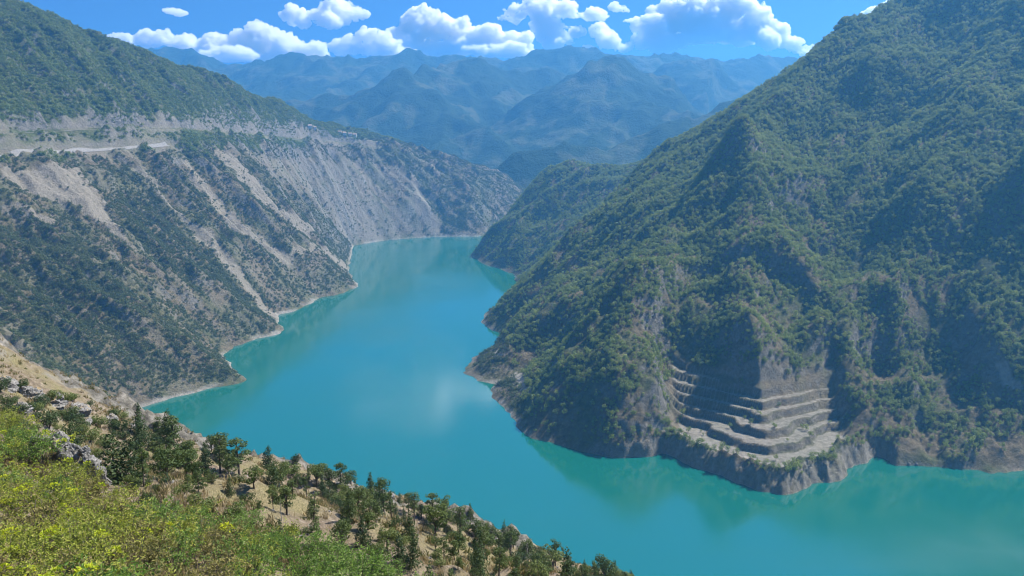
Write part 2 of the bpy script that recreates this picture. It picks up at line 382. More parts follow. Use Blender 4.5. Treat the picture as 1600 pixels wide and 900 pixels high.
def m_water():
    n = NT('lake_water'); p = n.pos()
    m = n.n('ShaderNodeMapping'); m.inputs['Scale'].default_value = (1, 1, 1); n.l(p, m.inputs[0])
    wv = n.math('ADD', n.noise(.9, 3, .6, m.outputs[0]), n.math('MULTIPLY', n.noise(.07, 3, .6, m.outputs[0]), 2.0))
    big = n.noise(.004, 3, .5, p)
    c = n.mix(big, (.003, .104, .080), (.004, .118, .096))
    ro = n.rng(n.math('MULTIPLY', n.attr('open_water'), n.rng(n.noise(.0045, 4, .55, p), .30, .62)), 0, 1, .06, .25)
    b = n.bsdf(c, ro, n.bump(wv, .10, .14), 1.0); b.inputs['IOR'].default_value = 1.85
    return n.done(b)
MAT_WATER = m_water()

# ------------------------------------------------------------------ land sheets and lake
gxn = np.gradient(MH, axis=1)/np.gradient(gx, axis=1); gyn = np.gradient(MH, axis=0)/np.gradient(gy, axis=0)
SLOPE = np.hypot(gxn, gyn)
RIGHT = (gx > -60-(gy-1500)*0.10) & ~((gy > 2060) & (gx < 420)) & (gy > 300)
pale = (1-sstep(1.2, 4.2, MH+2.6*fbm(gx/26, gy/26, 131, 4, .6)))*np.where(RIGHT, .25, .75)*sstep(-.5, .2, fbm(gx/90, gy/90, 133, 2))
WARP = (fbm(gx/45, gy/45, 300, 3), fbm(gx/45, gy/45, 310, 3))
def patch(pix, soft=9.0, seed=0):
    """soft mask of a patch of ground outlined where it is seen"""
    P = [land_on(px, py, MID) for px, py in pix]
    return in_poly(gx+soft*WARP[0], gy+soft*WARP[1], P).astype(float)
BOWL = patch([(15,262),(80,257),(125,266),(152,300),(190,368),(222,408),(160,352),(108,328),(60,304),(12,280)], 8, 1)
STRIPES = np.maximum.reduce([patch([(285,250),(300,262),(372,345),(455,402),(540,408),(545,425),(450,418),(360,356)], 13, 2),
  patch([(205,262),(222,264),(312,352),(420,478),(442,505),(425,498),(302,362)], 13, 3), patch([(330,232),(350,236),(430,318),(500,372),(545,398),(480,370),(400,310)], 13, 4),
  patch([(0,318),(60,332),(105,352),(60,345),(0,335)], 4, 5), patch([(640,262),(655,290),(690,366),(676,368),(650,325)], 4, 6)])
FACE = patch([(385,238),(470,236),(565,246),(630,262),(690,366),(600,374),(556,380),(500,330),(430,280)], 16, 7)
GULCH = patch([(0,475),(22,490),(48,540),(75,568),(0,572)], 8, 8)
DENSE = np.maximum(patch([(0,322),(60,342),(120,376),(190,436),(236,505),(300,575),(160,600),(0,500)], 18, 9), patch([(168,306),(230,284),(330,400),(385,468),(300,440),(220,392)], 16, 10))
stripe_n = ridged((gx*.35+gy*.94)/26, (-gx*.94+gy*.35)/420, 321, 3)
ABOVE = ROADD['up'] if False else None
UPZ = (MH > 262+26*fbm(gx/90, gy/90, 337, 3)) & (gx < -250)
near_road = np.maximum((1-sstep(11, 30, ROADD['low']+14*noise(gx/22, gy/22, 331)))*.9, (1-sstep(12, 30, ROADD['up']+10*noise(gx/18, gy/18, 332)))*sstep(-.3, .3, fbm(gx/110, gy/110, 335, 3)))*~RIGHT
scree = np.maximum.reduce([BOWL, STRIPES*.9, FACE*sstep(0.1, 1.1, stripe_n)*.6, GULCH*.5, near_road*.65])*~RIGHT
scree = np.maximum(scree, (1-RIGHT)*sstep(.8, 1.25, stripe_n)*.35*~UPZ)
veg = sstep(-.3, .3, fbm(gx/60, gy/60, 141, 3))*np.where(RIGHT, .75, .6); veg = np.where(UPZ, .9, veg)
benches = np.maximum(sstep(.5, .8, BENCH['m']), (1-sstep(90, 108, np.hypot((gx-TERR_C[0])*.82, (gy-TERR_C[1]-6)*.95)))*(MH < 14))
APRON = (1-sstep(90, 112, np.hypot((gx-TERR_C[0])*.8, (gy-TERR_C[1])*.9)))*(MH < 15)
scree = np.maximum(scree, np.maximum(benches*.35, APRON*.5))
CLEAR = np.maximum.reduce([patch([(748,553),(772,546),(792,556),(770,563)], 3, 11), patch([(795,590),(810,580),(824,602),(830,616),(815,608)], 3, 12), patch([(1556,566),(1572,560),(1580,590),(1600,605),(1600,622),(1570,600)], 4, 13), patch([(1020,662),(1052,672),(1040,676),(1018,668)], 2, 14)])
flat = (SLOPE < .35) & (benches > .5); pale = np.where(flat, np.maximum(pale, .55), pale); pale = np.maximum.reduce([pale, CLEAR*.85, APRON*.45*sstep(-.2, .5, fbm(gx/9, gy/9, 351, 4, .6))])  # sunlight on the flat bench tops is put into their paler colour
vis = (MH > -12) & ((gy < 2626) | (gx < 60))
nbox = (gx > -158) & (gx < 158) & (gy > -60) & (gy < 208)
at_mid = dict(pale=pale, veg=veg, scree=scree)
sheet('mountain_right', MX, MY, MH, cells(vis & RIGHT) & cells(RIGHT & ~nbox), MAT_LAND, at_mid)
kl = cells(vis & ~RIGHT & ~nbox) & ~cells(RIGHT & ~nbox)
sheet('mountain_left', MX, MY, MH, kl, MAT_LAND, at_mid)
def m_near():
    n = NT('dry_hillside'); p = n.pos(); g = n.geo()
    a = n.noise(.16, 5, .6, p); b = n.noise(1.6, 5, .65, p); c = n.noise(9., 4, .7, p)
    soil = n.ramp(b, [(.28, (.07, .054, .038)), (.5, (.165, .128, .092)), (.72, (.30, .245, .185))])
    grass = n.ramp(c, [(.3, (.09, .085, .04)), (.55, (.20, .17, .09)), (.75, (.34, .28, .17))])
    stone = n.ramp(b, [(.3, (.12, .115, .105)), (.55, (.29, .275, .25)), (.75, (.46, .44, .41))])
    col = n.mix(n.rng(a, .42, .62), soil, grass)
    v = n.n('ShaderNodeTexVoronoi'); v.inputs['Scale'].default_value = 1.3; n.l(p, v.inputs['Vector'])
    col = n.mix(n.math('MULTIPLY', n.rng(v.outputs['Distance'], .22, .12), n.rng(a, .5, .4)), col, stone)
    sep = n.n('ShaderNodeSeparateXYZ'); n.l(g.outputs['Normal'], sep.inputs[0])
    col = n.mix(n.rng(n.math('ADD', sep.outputs['Z'], n.math('MULTIPLY', n.math('SUBTRACT', b, .5), .3)), .72, .55), col, stone)
    cr = n.ramp(n.noise(.7, 6, .7, p), [(.3, (.045, .043, .038)), (.5, (.13, .12, .10)), (.7, (.27, .25, .22))])
    col = n.mix(n.rng(n.math('ADD', n.attr('crag'), n.math('SUBTRACT', a, .5)), .35, .6), col, cr)
    h = n.math('ADD', n.math('MULTIPLY', b, 1.0), n.math('MULTIPLY', c, .3))
    return n.done(n.bsdf(col, .95, n.bump(h, .35, .9), .1))
sheet('near_hillside', NX, NY, NH, np.ones((len(NY)-1, len(NX)-1), bool), m_near(), dict(crag=CRAG))
# ------------------------------------------------------------------ far mountains
FAR = [
 # hill across the end of the lake
 ([(750,272,2790),(800,247,2800),(838,236,2810),(880,229,2820),(930,232,2830),(958,245,2840),(990,272,2850)], .7),
 ([(880,229,2820),(850,268,2730),(835,300,2680)], .9), ([(930,232,2830),(925,270,2740),(920,310,2680)], .9),
 # middle massif
 ([(380,175,4350),(430,166,4320),(520,148,4300),(560,136,4250),(600,117,4250),(632,107,4250),(655,115,4350),(690,96,4600),(718,90,4650),(750,98,4650),(800,108,4700),(850,103,4750),(880,115,4750)], .62),
 ([(632,107,4250),(665,140,4050),(700,160,3900),(760,200,3650),(810,240,3400)], .62), ([(632,107,4250),(600,170,3950),(570,200,3700),(520,235,3500)], .66),
 ([(718,90,4650),(760,150,4300),(800,190,4000)], .66), ([(700,160,3900),(690,215,3550),(660,250,3350)], .66),
 ([(955,90,4000),(925,110,4000),(900,138,3980),(870,165,3950),(845,195,3900),(800,245,3700)], .66),
 ([(955,90,4000),(985,104,4000),(1010,111,4020),(1045,125,4020),(1062,150,4000),(1100,172,3950),(1150,190,3900)], .66),
 ([(955,90,4000),(980,132,3800),(1010,158,3600),(1070,180,3450),(1110,190,3400)], .64), ([(1010,158,3600),(950,195,3400),(900,232,3200),(870,262,3050)], .64),
 ([(925,110,4000),(905,170,3700),(870,220,3450)], .66),
 ([(1180,158,3050),(1140,166,3000),(1080,184,2950),(1020,202,2900),(975,222,2880)], .6),
 ([(1030,110,5000),(1070,92,5000),(1120,90,5000),(1150,130,4900),(1190,155,4800)], .6),
 # the skyline
 ([(140,95,6500),(205,76,6500),(220,71,6500),(236,75,6500),(254,79,6500),(273,73,6500),(298,72,6500),(312,90,6450),(345,101,6400),(400,99,6200),(455,87,6100),(510,84,6000),(545,91,6000),(600,92,6000),(640,79,6000),(690,86,6000),(740,92,5900),(790,95,5800),(840,80,5700),(885,73,5700),(930,80,5700),(1000,85,5750),(1060,87,5800),(1100,86,5800),(1160,88,5800),(1200,90,5900),(1250,93,6000),(1330,98,6000)], .5),
 ([(455,87,6100),(420,125,5600),(400,160,5200)], .55), ([(640,79,6000),(560,120,5500),(500,150,5100)], .55), ([(510,84,6000),(500,120,5600)], .55), ([(885,73,5700),(830,120,5200),(790,150,4900)], .6), ([(298,72,6500),(330,120,6000),(350,150,5600)], .55),
]
FX = np.arange(-4200, 3400, 17.0); FY = lines((2626,3300,11.0),(3300,4800,14.0),(4800,6900,22.0))
fx, fy = np.meshgrid(FX, FY)
wx = fx+48*fbm(fx/420, fy/420, 201, 4); wy = fy+48*fbm(fx/420, fy/420, 211, 4)
FH = 20+0.03*(fy-2600)+20*fbm(fx/500, fy/500, 221, 3)
for pts, k in FAR:
    P3 = [at(*p) for p in pts]; d, z, t = seg_dist(wx, wy, P3); d0, z0, _ = seg_dist(fx, fy, P3)
    e = sstep(0, 160, d0); d = d0*(1-e)+d*e
    c = z-k*d*(1-0.00012*d)
    FH = np.where(c > FH-40, np.maximum(FH, c)+10*np.exp(-np.abs(FH-c)/20), FH)
hi = sstep(60, 350, FH)
FH = FH+hi*(36*(ridged(wx/400, wy/400, 231, 6, .52)-.9)+7*fbm(fx/60, fy/60, 241, 3))
fveg = sstep(-.15, .35, fbm(fx/260, fy/260, 251, 4)); at_far = dict(pale=FH*0, veg=fveg, scree=FH*0)
def m_far():
    n = NT('far_forest_ground'); p = n.pos(); g = n.geo()
    f = n.noise(.02, 6, .65, p); ff = n.noise(.12, 4, .7, p)
    forest = n.ramp(ff, [(.3, (.014, .026, .014)), (.55, (.028, .048, .022)), (.75, (.046, .07, .03))])
    meadow = n.ramp(f, [(.35, (.05, .07, .03)), (.6, (.085, .095, .05)), (.75, (.14, .135, .095))])
    c = n.mix(n.rng(n.math('ADD', n.math('MULTIPLY', n.attr('veg'), .5), n.math('MULTIPLY', f, .6)), .5, .8), forest, meadow)
    return n.done(n.bsdf(c, .95, n.bump(n.math('ADD', n.math('MULTIPLY', f, 3.0), ff), 9., .9), .05))
MAT_FAR = m_far()
hillm = (fy < 3110); midm = (fy < 5300)
sheet('hill_across_lake', FX, FY, FH, cells(hillm), MAT_FAR, at_far)
sheet('mountain_massif', FX, FY, FH, cells(midm) & ~cells(hillm), MAT_FAR, at_far)
sheet('mountain_range_far', FX, FY, FH, ~cells(midm), MAT_FAR, at_far)

LX = np.arange(-1500, 1601, 20.0); LY = np.arange(150, 3201, 20.0); lx, ly = np.meshgrid(LX, LY)
ld, _, _ = seg_dist(lx, ly, LAKE+LAKE[:1]); ld = np.where(in_poly(lx, ly, LAKE), ld, 0)
sheet('lake', LX, LY, lx*0, np.ones((len(LY)-1, len(LX)-1), bool), MAT_WATER, dict(open_water=sstep(15, 150, ld)))      # wind ripples away from the shores

# ------------------------------------------------------------------ roads on the left side, houses, rocks in the water
n = NT('road_surface'); f = n.noise(.4, 4, .6, n.pos()); MAT_ROAD = n.done(n.bsdf(n.ramp(f, [(.3, (.16, .15, .14)), (.7, (.27, .255, .23))]), .9))
def ribbon(name, r, w, lift):
    P = np.array(r); t = np.concatenate([[0], np.cumsum(np.hypot(*np.diff(P[:, :2], axis=0).T))]); u = np.arange(0, t[-1], 5.0)
    C = np.stack([np.interp(u, t, P[:, i]) for i in range(3)], 1); T = np.gradient(C[:, :2], axis=0); T /= np.hypot(T[:, 0], T[:, 1])[:, None]; N = np.stack([-T[:, 1], T[:, 0]], 1)
    V, F = [], []
    for c, q in zip(C, N):
        for o_ in (-w, 0, w): x, y = c[0]+q[0]*o_, c[1]+q[1]*o_; V.append((x, y, max(c[2], float(MID(np.array([x]), np.array([y]))[0]))+lift))
    for i in range(len(C)-1):
        for j in (0, 1): F.append((3*i+j, 3*i+j+1, 3*i+j+4, 3*i+j+3))
    me = bpy.data.meshes.new(name); me.from_pydata(V, [], F); me.materials.append(MAT_ROAD); o = bpy.data.objects.new(name, me); COL.objects.link(o); o['kind'] = 'structure'
ribbon('road', ROAD_LOW, 5.5, .35); ribbon('upper_road', ROAD_UP, 5.0, .35)
def plain(name, col, rough=.85, var=.25):
    n = NT(name); f = n.noise(1.2, 4, .6, n.pos()); return n.done(n.bsdf(n.mix(n.rng(f, .3, .7), tuple(c*(1-var) for c in col), col), rough))
MAT_WALL, MAT_ROOF, MAT_DARK = plain('white_plaster', (.78, .76, .72)), plain('roof_tin', (.42, .30, .25)), plain('dark_window', (.04, .05, .06), .3)
def solid(name, boxes, mat):
    V, F = [], []
    for (x0, x1, y0, y1, z0, z1) in boxes:
        k = len(V); V += [(x, y, z) for z in (z0, z1) for x, y in ((x0, y0), (x1, y0), (x1, y1), (x0, y1))]
        F += [(k, k+3, k+2, k+1), (k+4, k+5, k+6, k+7)]+[(k+i, k+(i+1) % 4, k+4+(i+1) % 4, k+4+i) for i in range(4)]
    me = bpy.data.meshes.new(name); me.from_pydata(V, [], F); me.materials.append(mat); return me
HW = solid('wall', [(-5, 5, -4, 4, -3, 5)], MAT_WALL); HD = solid('door', [(-.6, .6, -4.06, -3.9, 0, 2.1)], MAT_DARK); HN = solid('window', [(-.7, .7, -4.06, -3.9, 0, 1.4)], MAT_DARK)
HR = bpy.data.meshes.new('roof'); HR.from_pydata([(-5.6,-4.6,5),(5.6,-4.6,5),(5.6,4.6,5),(-5.6,4.6,5),(-5.6,0,8),(5.6,0,8)], [], [(0,1,5,4),(2,3,4,5),(0,4,3),(1,2,5),(0,3,2,1)]); HR.materials.append(MAT_ROOF)
for i, (px, py, sc, lb) in enumerate([(484,197,1.0,'small white house highest on the left ridge, leftmost of the hamlet'),(492,199,.8,'small white house second from the left in the ridge hamlet'),(531,206,.9,'small white house midway along the ridge hamlet'),(538,208,1.0,'white house just right of the middle one on the ridge'),(547,209,.9,'white house second from the right on the ridge'),(554,211,1.1,'rightmost white house of the hamlet on the left ridge')]):
    P = land_on(px, py+2, MID); e = bpy.data.objects.new('house', None); COL.objects.link(e); e.location = P; e.rotation_euler = (0, 0, .5-.25*(i % 3)); e.scale = (sc,)*3; e['label'] = lb; e['category'] = 'house'; e['group'] = 'hamlet on the left ridge'
    for nm, me, off in [('wall', HW, (0, 0, 0)), ('roof', HR, (0, 0, 0)), ('door', HD, (0, 0, 0)), ('window', HN, (-3, 0, 1)), ('window', HN, (3, 0, 1)), ('window', HN, (-3, 0, 3)), ('window', HN, (3, 0, 3))]:
        o = bpy.data.objects.new(nm, me); COL.objects.link(o); o.parent = e; o.location = off

# ------------------------------------------------------------------ foliage materials
def m_leaf(name, dark, mid, light, trans=.35, inst=True, hue_scale=.012, rough=.6):
    n = NT(name); oi = n.n('ShaderNodeObjectInfo')
    p = oi.outputs['Location'] if inst else n.pos()
    big = n.noise(hue_scale, 3, .5, p); fac = n.math('ADD', n.math('MULTIPLY', oi.outputs['Random'], .45), n.math('MULTIPLY', big, .75))
    c = n.ramp(fac, [(.25, dark), (.55, mid), (.85, light)])
    f2 = n.noise(2.2, 2, .6, n.pos()); c = n.mix(n.rng(f2, .35, .7, 0, .55), c, light)
    d = n.n('ShaderNodeBsdfPrincipled'); n.l(c, d.inputs['Base Color']); d.inputs['Roughness'].default_value = rough; d.inputs['Specular IOR Level'].default_value = .25
    t = n.n('ShaderNodeBsdfTranslucent'); n.l(n.mix(.5, c, light), t.inputs['Color'])
    m = n.n('ShaderNodeMixShader'); m.inputs[0].default_value = trans; n.l(d.outputs[0], m.inputs[1]); n.l(t.outputs[0], m.inputs[2])
    return n.done(m)
def m_bark():
    n = NT('bark'); f = n.noise(6, 4, .6, n.pos()); return n.done(n.bsdf(n.ramp(f, [(.3, (.05, .04, .032)), (.7, (.15, .125, .10))]), .9))
MAT_BARK = m_bark()
MAT_WOOD = m_leaf('woodland_leaves', (.062, .118, .026), (.135, .21, .046), (.26, .30, .075), .45)
MAT_SCRUB = m_leaf('scrub_leaves', (.036, .066, .024), (.075, .110, .038), (.14, .16, .06), .4)
MAT_UPPER = m_leaf('upper_slope_leaves', (.060, .110, .024), (.115, .180, .038), (.21, .25, .06), .4)

def mesh_from(name, V, F, mats, mi=None, smooth=False):
    me = bpy.data.meshes.new(name); me.from_pydata([tuple(v) for v in V], [], F)
    for m in mats: me.materials.append(m)
    if mi is not None: me.polygons.foreach_set('material_index', np.array(mi, np.int32))
    if smooth: me.polygons.foreach_set('use_smooth', np.ones(len(F), bool))
    me.update(); return me
def leaf_cloud(rng, lobes, n, size, up=.25):
    """n small leaf-clump faces on and in a set of lobes (cx,cy,cz,rx,ry,rz)"""
    V, F = [], []; w = np.array([l[3]*l[4]+l[3]*l[5] for l in lobes]); w = w/w.sum()
    for i in range(n):
        l = lobes[rng.choice(len(lobes), p=w)]
        d = rng.normal(size=3); d /= np.linalg.norm(d)+1e-9
        r = rng.uniform(.55, 1.0)**.5
        c = np.array(l[:3])+d*np.array(l[3:])*r
        nr = d+rng.normal(size=3)*.55+np.array([0, 0, up]); nr /= np.linalg.norm(nr)
        t = np.cross(nr, rng.normal(size=3)); t /= np.linalg.norm(t)+1e-9; b = np.cross(nr, t)
        s1, s2 = size*rng.uniform(.6, 1.3), size*rng.uniform(.45, .9); k = len(V)
        V += [c-t*s1, c-b*s2*.6+nr*s2*.2, c+t*s1, c+b*s2*.8]; F.append((k, k+1, k+2, k+3))
    return V, F
def tube(V, F, pts, rads, sides=5):
    k0 = len(V)
    for i, (p, r) in enumerate(zip(pts, rads)):
        p = np.array(p, float); q = np.array(pts[min(i+1, len(pts)-1)], float)-np.array(pts[max(i-1, 0)], float); q /= np.linalg.norm(q)+1e-9
        a = np.cross(q, (1, 0, 0) if abs(q[0]) < .8 else (0, 1, 0)); a /= np.linalg.norm(a); b = np.cross(q, a)
        for j in range(sides):
            t = 2*math.pi*j/sides; V.append(p+r*(a*math.cos(t)+b*math.sin(t)))
    for i in range(len(pts)-1):
        for j in range(sides):
            F.append((k0+i*sides+j, k0+i*sides+(j+1) % sides, k0+(i+1)*sides+(j+1) % sides, k0+(i+1)*sides+j))
def forest_tree(seed, kind, mat, n=110):
    rng = np.random.default_rng(seed)
    if kind == 'round':
        lobes = [(rng.uniform(-.22, .22), rng.uniform(-.22, .22), rng.uniform(.42, .8), rng.uniform(.24, .36), rng.uniform(.24, .36), rng.uniform(.2, .3)) for _ in range(4)]; sz = .095
    elif kind == 'bush':
        lobes = [(rng.uniform(-.25, .25), rng.uniform(-.25, .25), rng.uniform(.2, .38), rng.uniform(.26, .38), rng.uniform(.26, .38), rng.uniform(.2, .3)) for _ in range(4)]; sz = .11
    else:
        lobes = [(rng.uniform(-.05, .05), rng.uniform(-.05, .05), z, .30*(1.05-z)+.04, .30*(1.05-z)+.04, .13) for z in (.22, .38, .54, .70, .84, .95)]; sz = .075
    V, F = leaf_cloud(rng, lobes, n, sz); nl = len(F)
    tube(V, F, [(0, 0, -.08), (.01, 0, .3), (0, .01, .7)], [.03, .022, .008], 4)
    return mesh_from('forest_tree', V, F, [mat, MAT_BARK], [0]*nl+[1]*(len(F)-nl))
def gn_scatter(name, label, cat, P, size, protos):
    """a wood or ground cover nobody could count: points that carry instances"""
    P = np.asarray(P, np.float32); me = bpy.data.meshes.new(name); me.vertices.add(len(P)); me.vertices.foreach_set('co', P.ravel()); me.update()
    for k, v in (('size', np.asarray(size)), ('spin', RNG.random(len(P))*6.283)):
        at_ = me.attributes.new(k, 'FLOAT', 'POINT'); at_.data.foreach_set('value', v.astype(np.float32))
    at_ = me.attributes.new('pick', 'INT', 'POINT'); at_.data.foreach_set('value', RNG.integers(0, len(protos), len(P)).astype(np.int32))
    o = bpy.data.objects.new(name, me); COL.objects.link(o); o['kind'] = 'stuff'; o['label'] = label; o['category'] = cat
    c = bpy.data.collections.new(name+'_kinds')
    for i, pm in enumerate(protos): c.objects.link(bpy.data.objects.new('%s_kind_%02d' % (name, i), pm))
    ng = bpy.data.node_groups.new(name, 'GeometryNodeTree'); ng.interface.new_socket('Geometry', in_out='INPUT', socket_type='NodeSocketGeometry'); ng.interface.new_socket('Geometry', in_out='OUTPUT', socket_type='NodeSocketGeometry')
    N, L = ng.nodes, ng.links; gi = N.new('NodeGroupInput'); go = N.new('NodeGroupOutput')
    ip = N.new('GeometryNodeInstanceOnPoints'); ci = N.new('GeometryNodeCollectionInfo'); ci.inputs['Collection'].default_value = c
    ci.inputs['Separate Children'].default_value = True; ci.inputs['Reset Children'].default_value = True
    def na(nm, ty):
        q = N.new('GeometryNodeInputNamedAttribute'); q.data_type = ty; q.inputs['Name'].default_value = nm; return q.outputs['Attribute']
    cx = N.new('ShaderNodeCombineXYZ'); L.new(na('spin', 'FLOAT'), cx.inputs['Z'])
    L.new(gi.outputs[0], ip.inputs['Points']); L.new(ci.outputs[0], ip.inputs['Instance']); ip.inputs['Pick Instance'].default_value = True
    L.new(na('pick', 'INT'), ip.inputs['Instance Index']); L.new(cx.outputs[0], ip.inputs['Rotation']); L.new(na('size', 'FLOAT'), ip.inputs['Scale'])
    L.new(ip.outputs[0], go.inputs[0]); md = o.modifiers.new('scatter', 'NODES'); md.node_group = ng
    return o

# ------------------------------------------------------------------ woods on the valley sides
def in_view(x, y, z, m=70):
    px, py, d = project(x, y, z); return (d > 1) & (px > -m) & (px < 1600+m) & (py > -m-60) & (py < 900+m)
def sprinkle(n, x0, x1, y0, y1, dens, zmin=3.0):
    """random points kept with probability dens (a grid on MX, MY)"""
    x = RNG.uniform(x0, x1, n); y = RNG.uniform(y0, y1, n); z = MID(x, y)
    k = (RNG.random(n) < MID(x, y, dens)) & (z > zmin) & in_view(x, y, z)
    x, y, z = x[k], y[k], z[k]; top = np.full(len(x), 1e9)
    for t in np.linspace(.12, .985, 60): top = np.minimum(top, EYE+(z+10-EYE)*t-MID(x*t, y*t)+20*(np.hypot(x*t, y*t) < 230))
    k = top > -9          # slopes wholly hidden behind others are left bare
    return np.stack([x, y, z-.2], 1)[k]
clump = fbm(gx/28, gy/28, 341, 3)
road_gap = sstep(11, 19, np.minimum(ROADD['low'], ROADD['up']))
dR = RIGHT*np.clip(.30+.40*sstep(40, 260, MH)+.75*clump, .05, 1)*(1-.5*sstep(1.8, 2.8, SLOPE))*sstep(5, 22, MH+6*clump)*(1-.95*benches)*(1-CLEAR)
dL = (~RIGHT)*np.clip(.52+.65*clump, .05, 1)*(1-.9*STRIPES)*(1-.97*BOWL)*(1-.80*FACE)*(1-.6*GULCH)*(1-.5*sstep(.7, 1.15, stripe_n)); dL = np.maximum(dL, DENSE*np.clip(1.0+.4*clump, .4, 1))
dL = dL*sstep(3, 9, MH)*road_gap*(~UPZ)*(1-.6*near_road)
dU = (~RIGHT)*UPZ*np.clip(.95+.3*clump, .3, 1)*road_gap*(1-.8*near_road)
P = sprinkle(360000, -130, 900, 500, 2050, dR)
gn_scatter('mountain_wood', 'green woodland covering the steep right-hand mountain', 'woodland', P, 2.9+4.6*RNG.random(len(P))**1.8, [forest_tree(i, 'round', MAT_WOOD) for i in range(5)]+[forest_tree(20, 'cone', MAT_WOOD)])
print('right trees', len(P))
P = sprinkle(880000, -1350, 330, 420, 2800, dL)
gn_scatter('valley_scrub', 'dark scrub and small pines dotted over the left valley side', 'scrub', P, 2.5+4.8*RNG.random(len(P))**1.7, [forest_tree(30+i, 'bush', MAT_SCRUB, 80) for i in range(4)]+[forest_tree(40+i, 'cone', MAT_SCRUB, 80) for i in range(2)])
print('left trees', len(P))
P = sprinkle(230000, -1450, -200, 700, 2700, dU)
gn_scatter('slope_thicket', 'bright green thicket over the upper left mountain', 'thicket', P, 4.2+5.0*RNG.random(len(P))**1.6, [forest_tree(50+i, 'bush', MAT_UPPER, 80) for i in range(4)])
print('upper', len(P))

# ------------------------------------------------------------------ things on the near hillside
from mathutils import noise as mnoise
def ground_on(px, py, y0=3.0):
    Y = np.linspace(y0, 200, 1600); p = at(px, py, Y)
    hit = p[2] < NEAR(p[0], p[1]); i = int(np.argmax(hit)); return (p[0][i], p[1][i], p[2][i]) if hit.any() else None
def ground(x, y): return float(NEAR(np.array([x]), np.array([y]))[0])
def tag(o, label, cat, group=None):
    o['label'] = label; o['category'] = cat
    if group: o['group'] = group
def thing(name, loc, parts, label, cat, group=None, rz=0.0, sc=1.0, tilt=0.0):
    """an Empty at the thing's base and one object for each of its parts (name, mesh, local matrix)"""
    e = bpy.data.objects.new(name, None); COL.objects.link(e); e.empty_display_size = .3
    e.location = loc; e.rotation_euler = (tilt, 0, rz); e.scale = (sc, sc, sc) if not isinstance(sc, tuple) else sc; tag(e, label, cat, group)
    last = {}
    for nm, me, mat in parts:
        up, nm = nm.split('/') if '/' in nm else (None, nm)
        o = bpy.data.objects.new(nm, me); COL.objects.link(o); o.parent = last[up] if up else e; last[nm] = o
        if mat is not None: o.matrix_local = mat
    return e
MAT_PINE = m_leaf('pine_needles', (.030, .058, .018), (.060, .100, .028), (.11, .145, .042), .4, True, .05)
MAT_JUNI = m_leaf('juniper_needles', (.020, .044, .016), (.040, .074, .024), (.075, .105, .034), .35, True, .05)
MAT_OAK = m_leaf('oak_leaves', (.045, .080, .018), (.09, .135, .032), (.16, .19, .055), .45, True, .05)
def split_wood(V, F, mat):
    """the first tube is the trunk, the rest are its branches"""
    k = next((i for i in range(1, len(F)) if min(F[i]) > max(max(f) for f in F[:i])), len(F)); nv = max(max(f) for f in F[:k])+1
    out = [('trunk', mesh_from('trunk', V[:nv], F[:k], [mat], None, True), None)]
    if k < len(F): out.append(('trunk/branches', mesh_from('branches', V[nv:], [tuple(i-nv for i in f) for f in F[k:]], [mat], None, True), None))
    return out
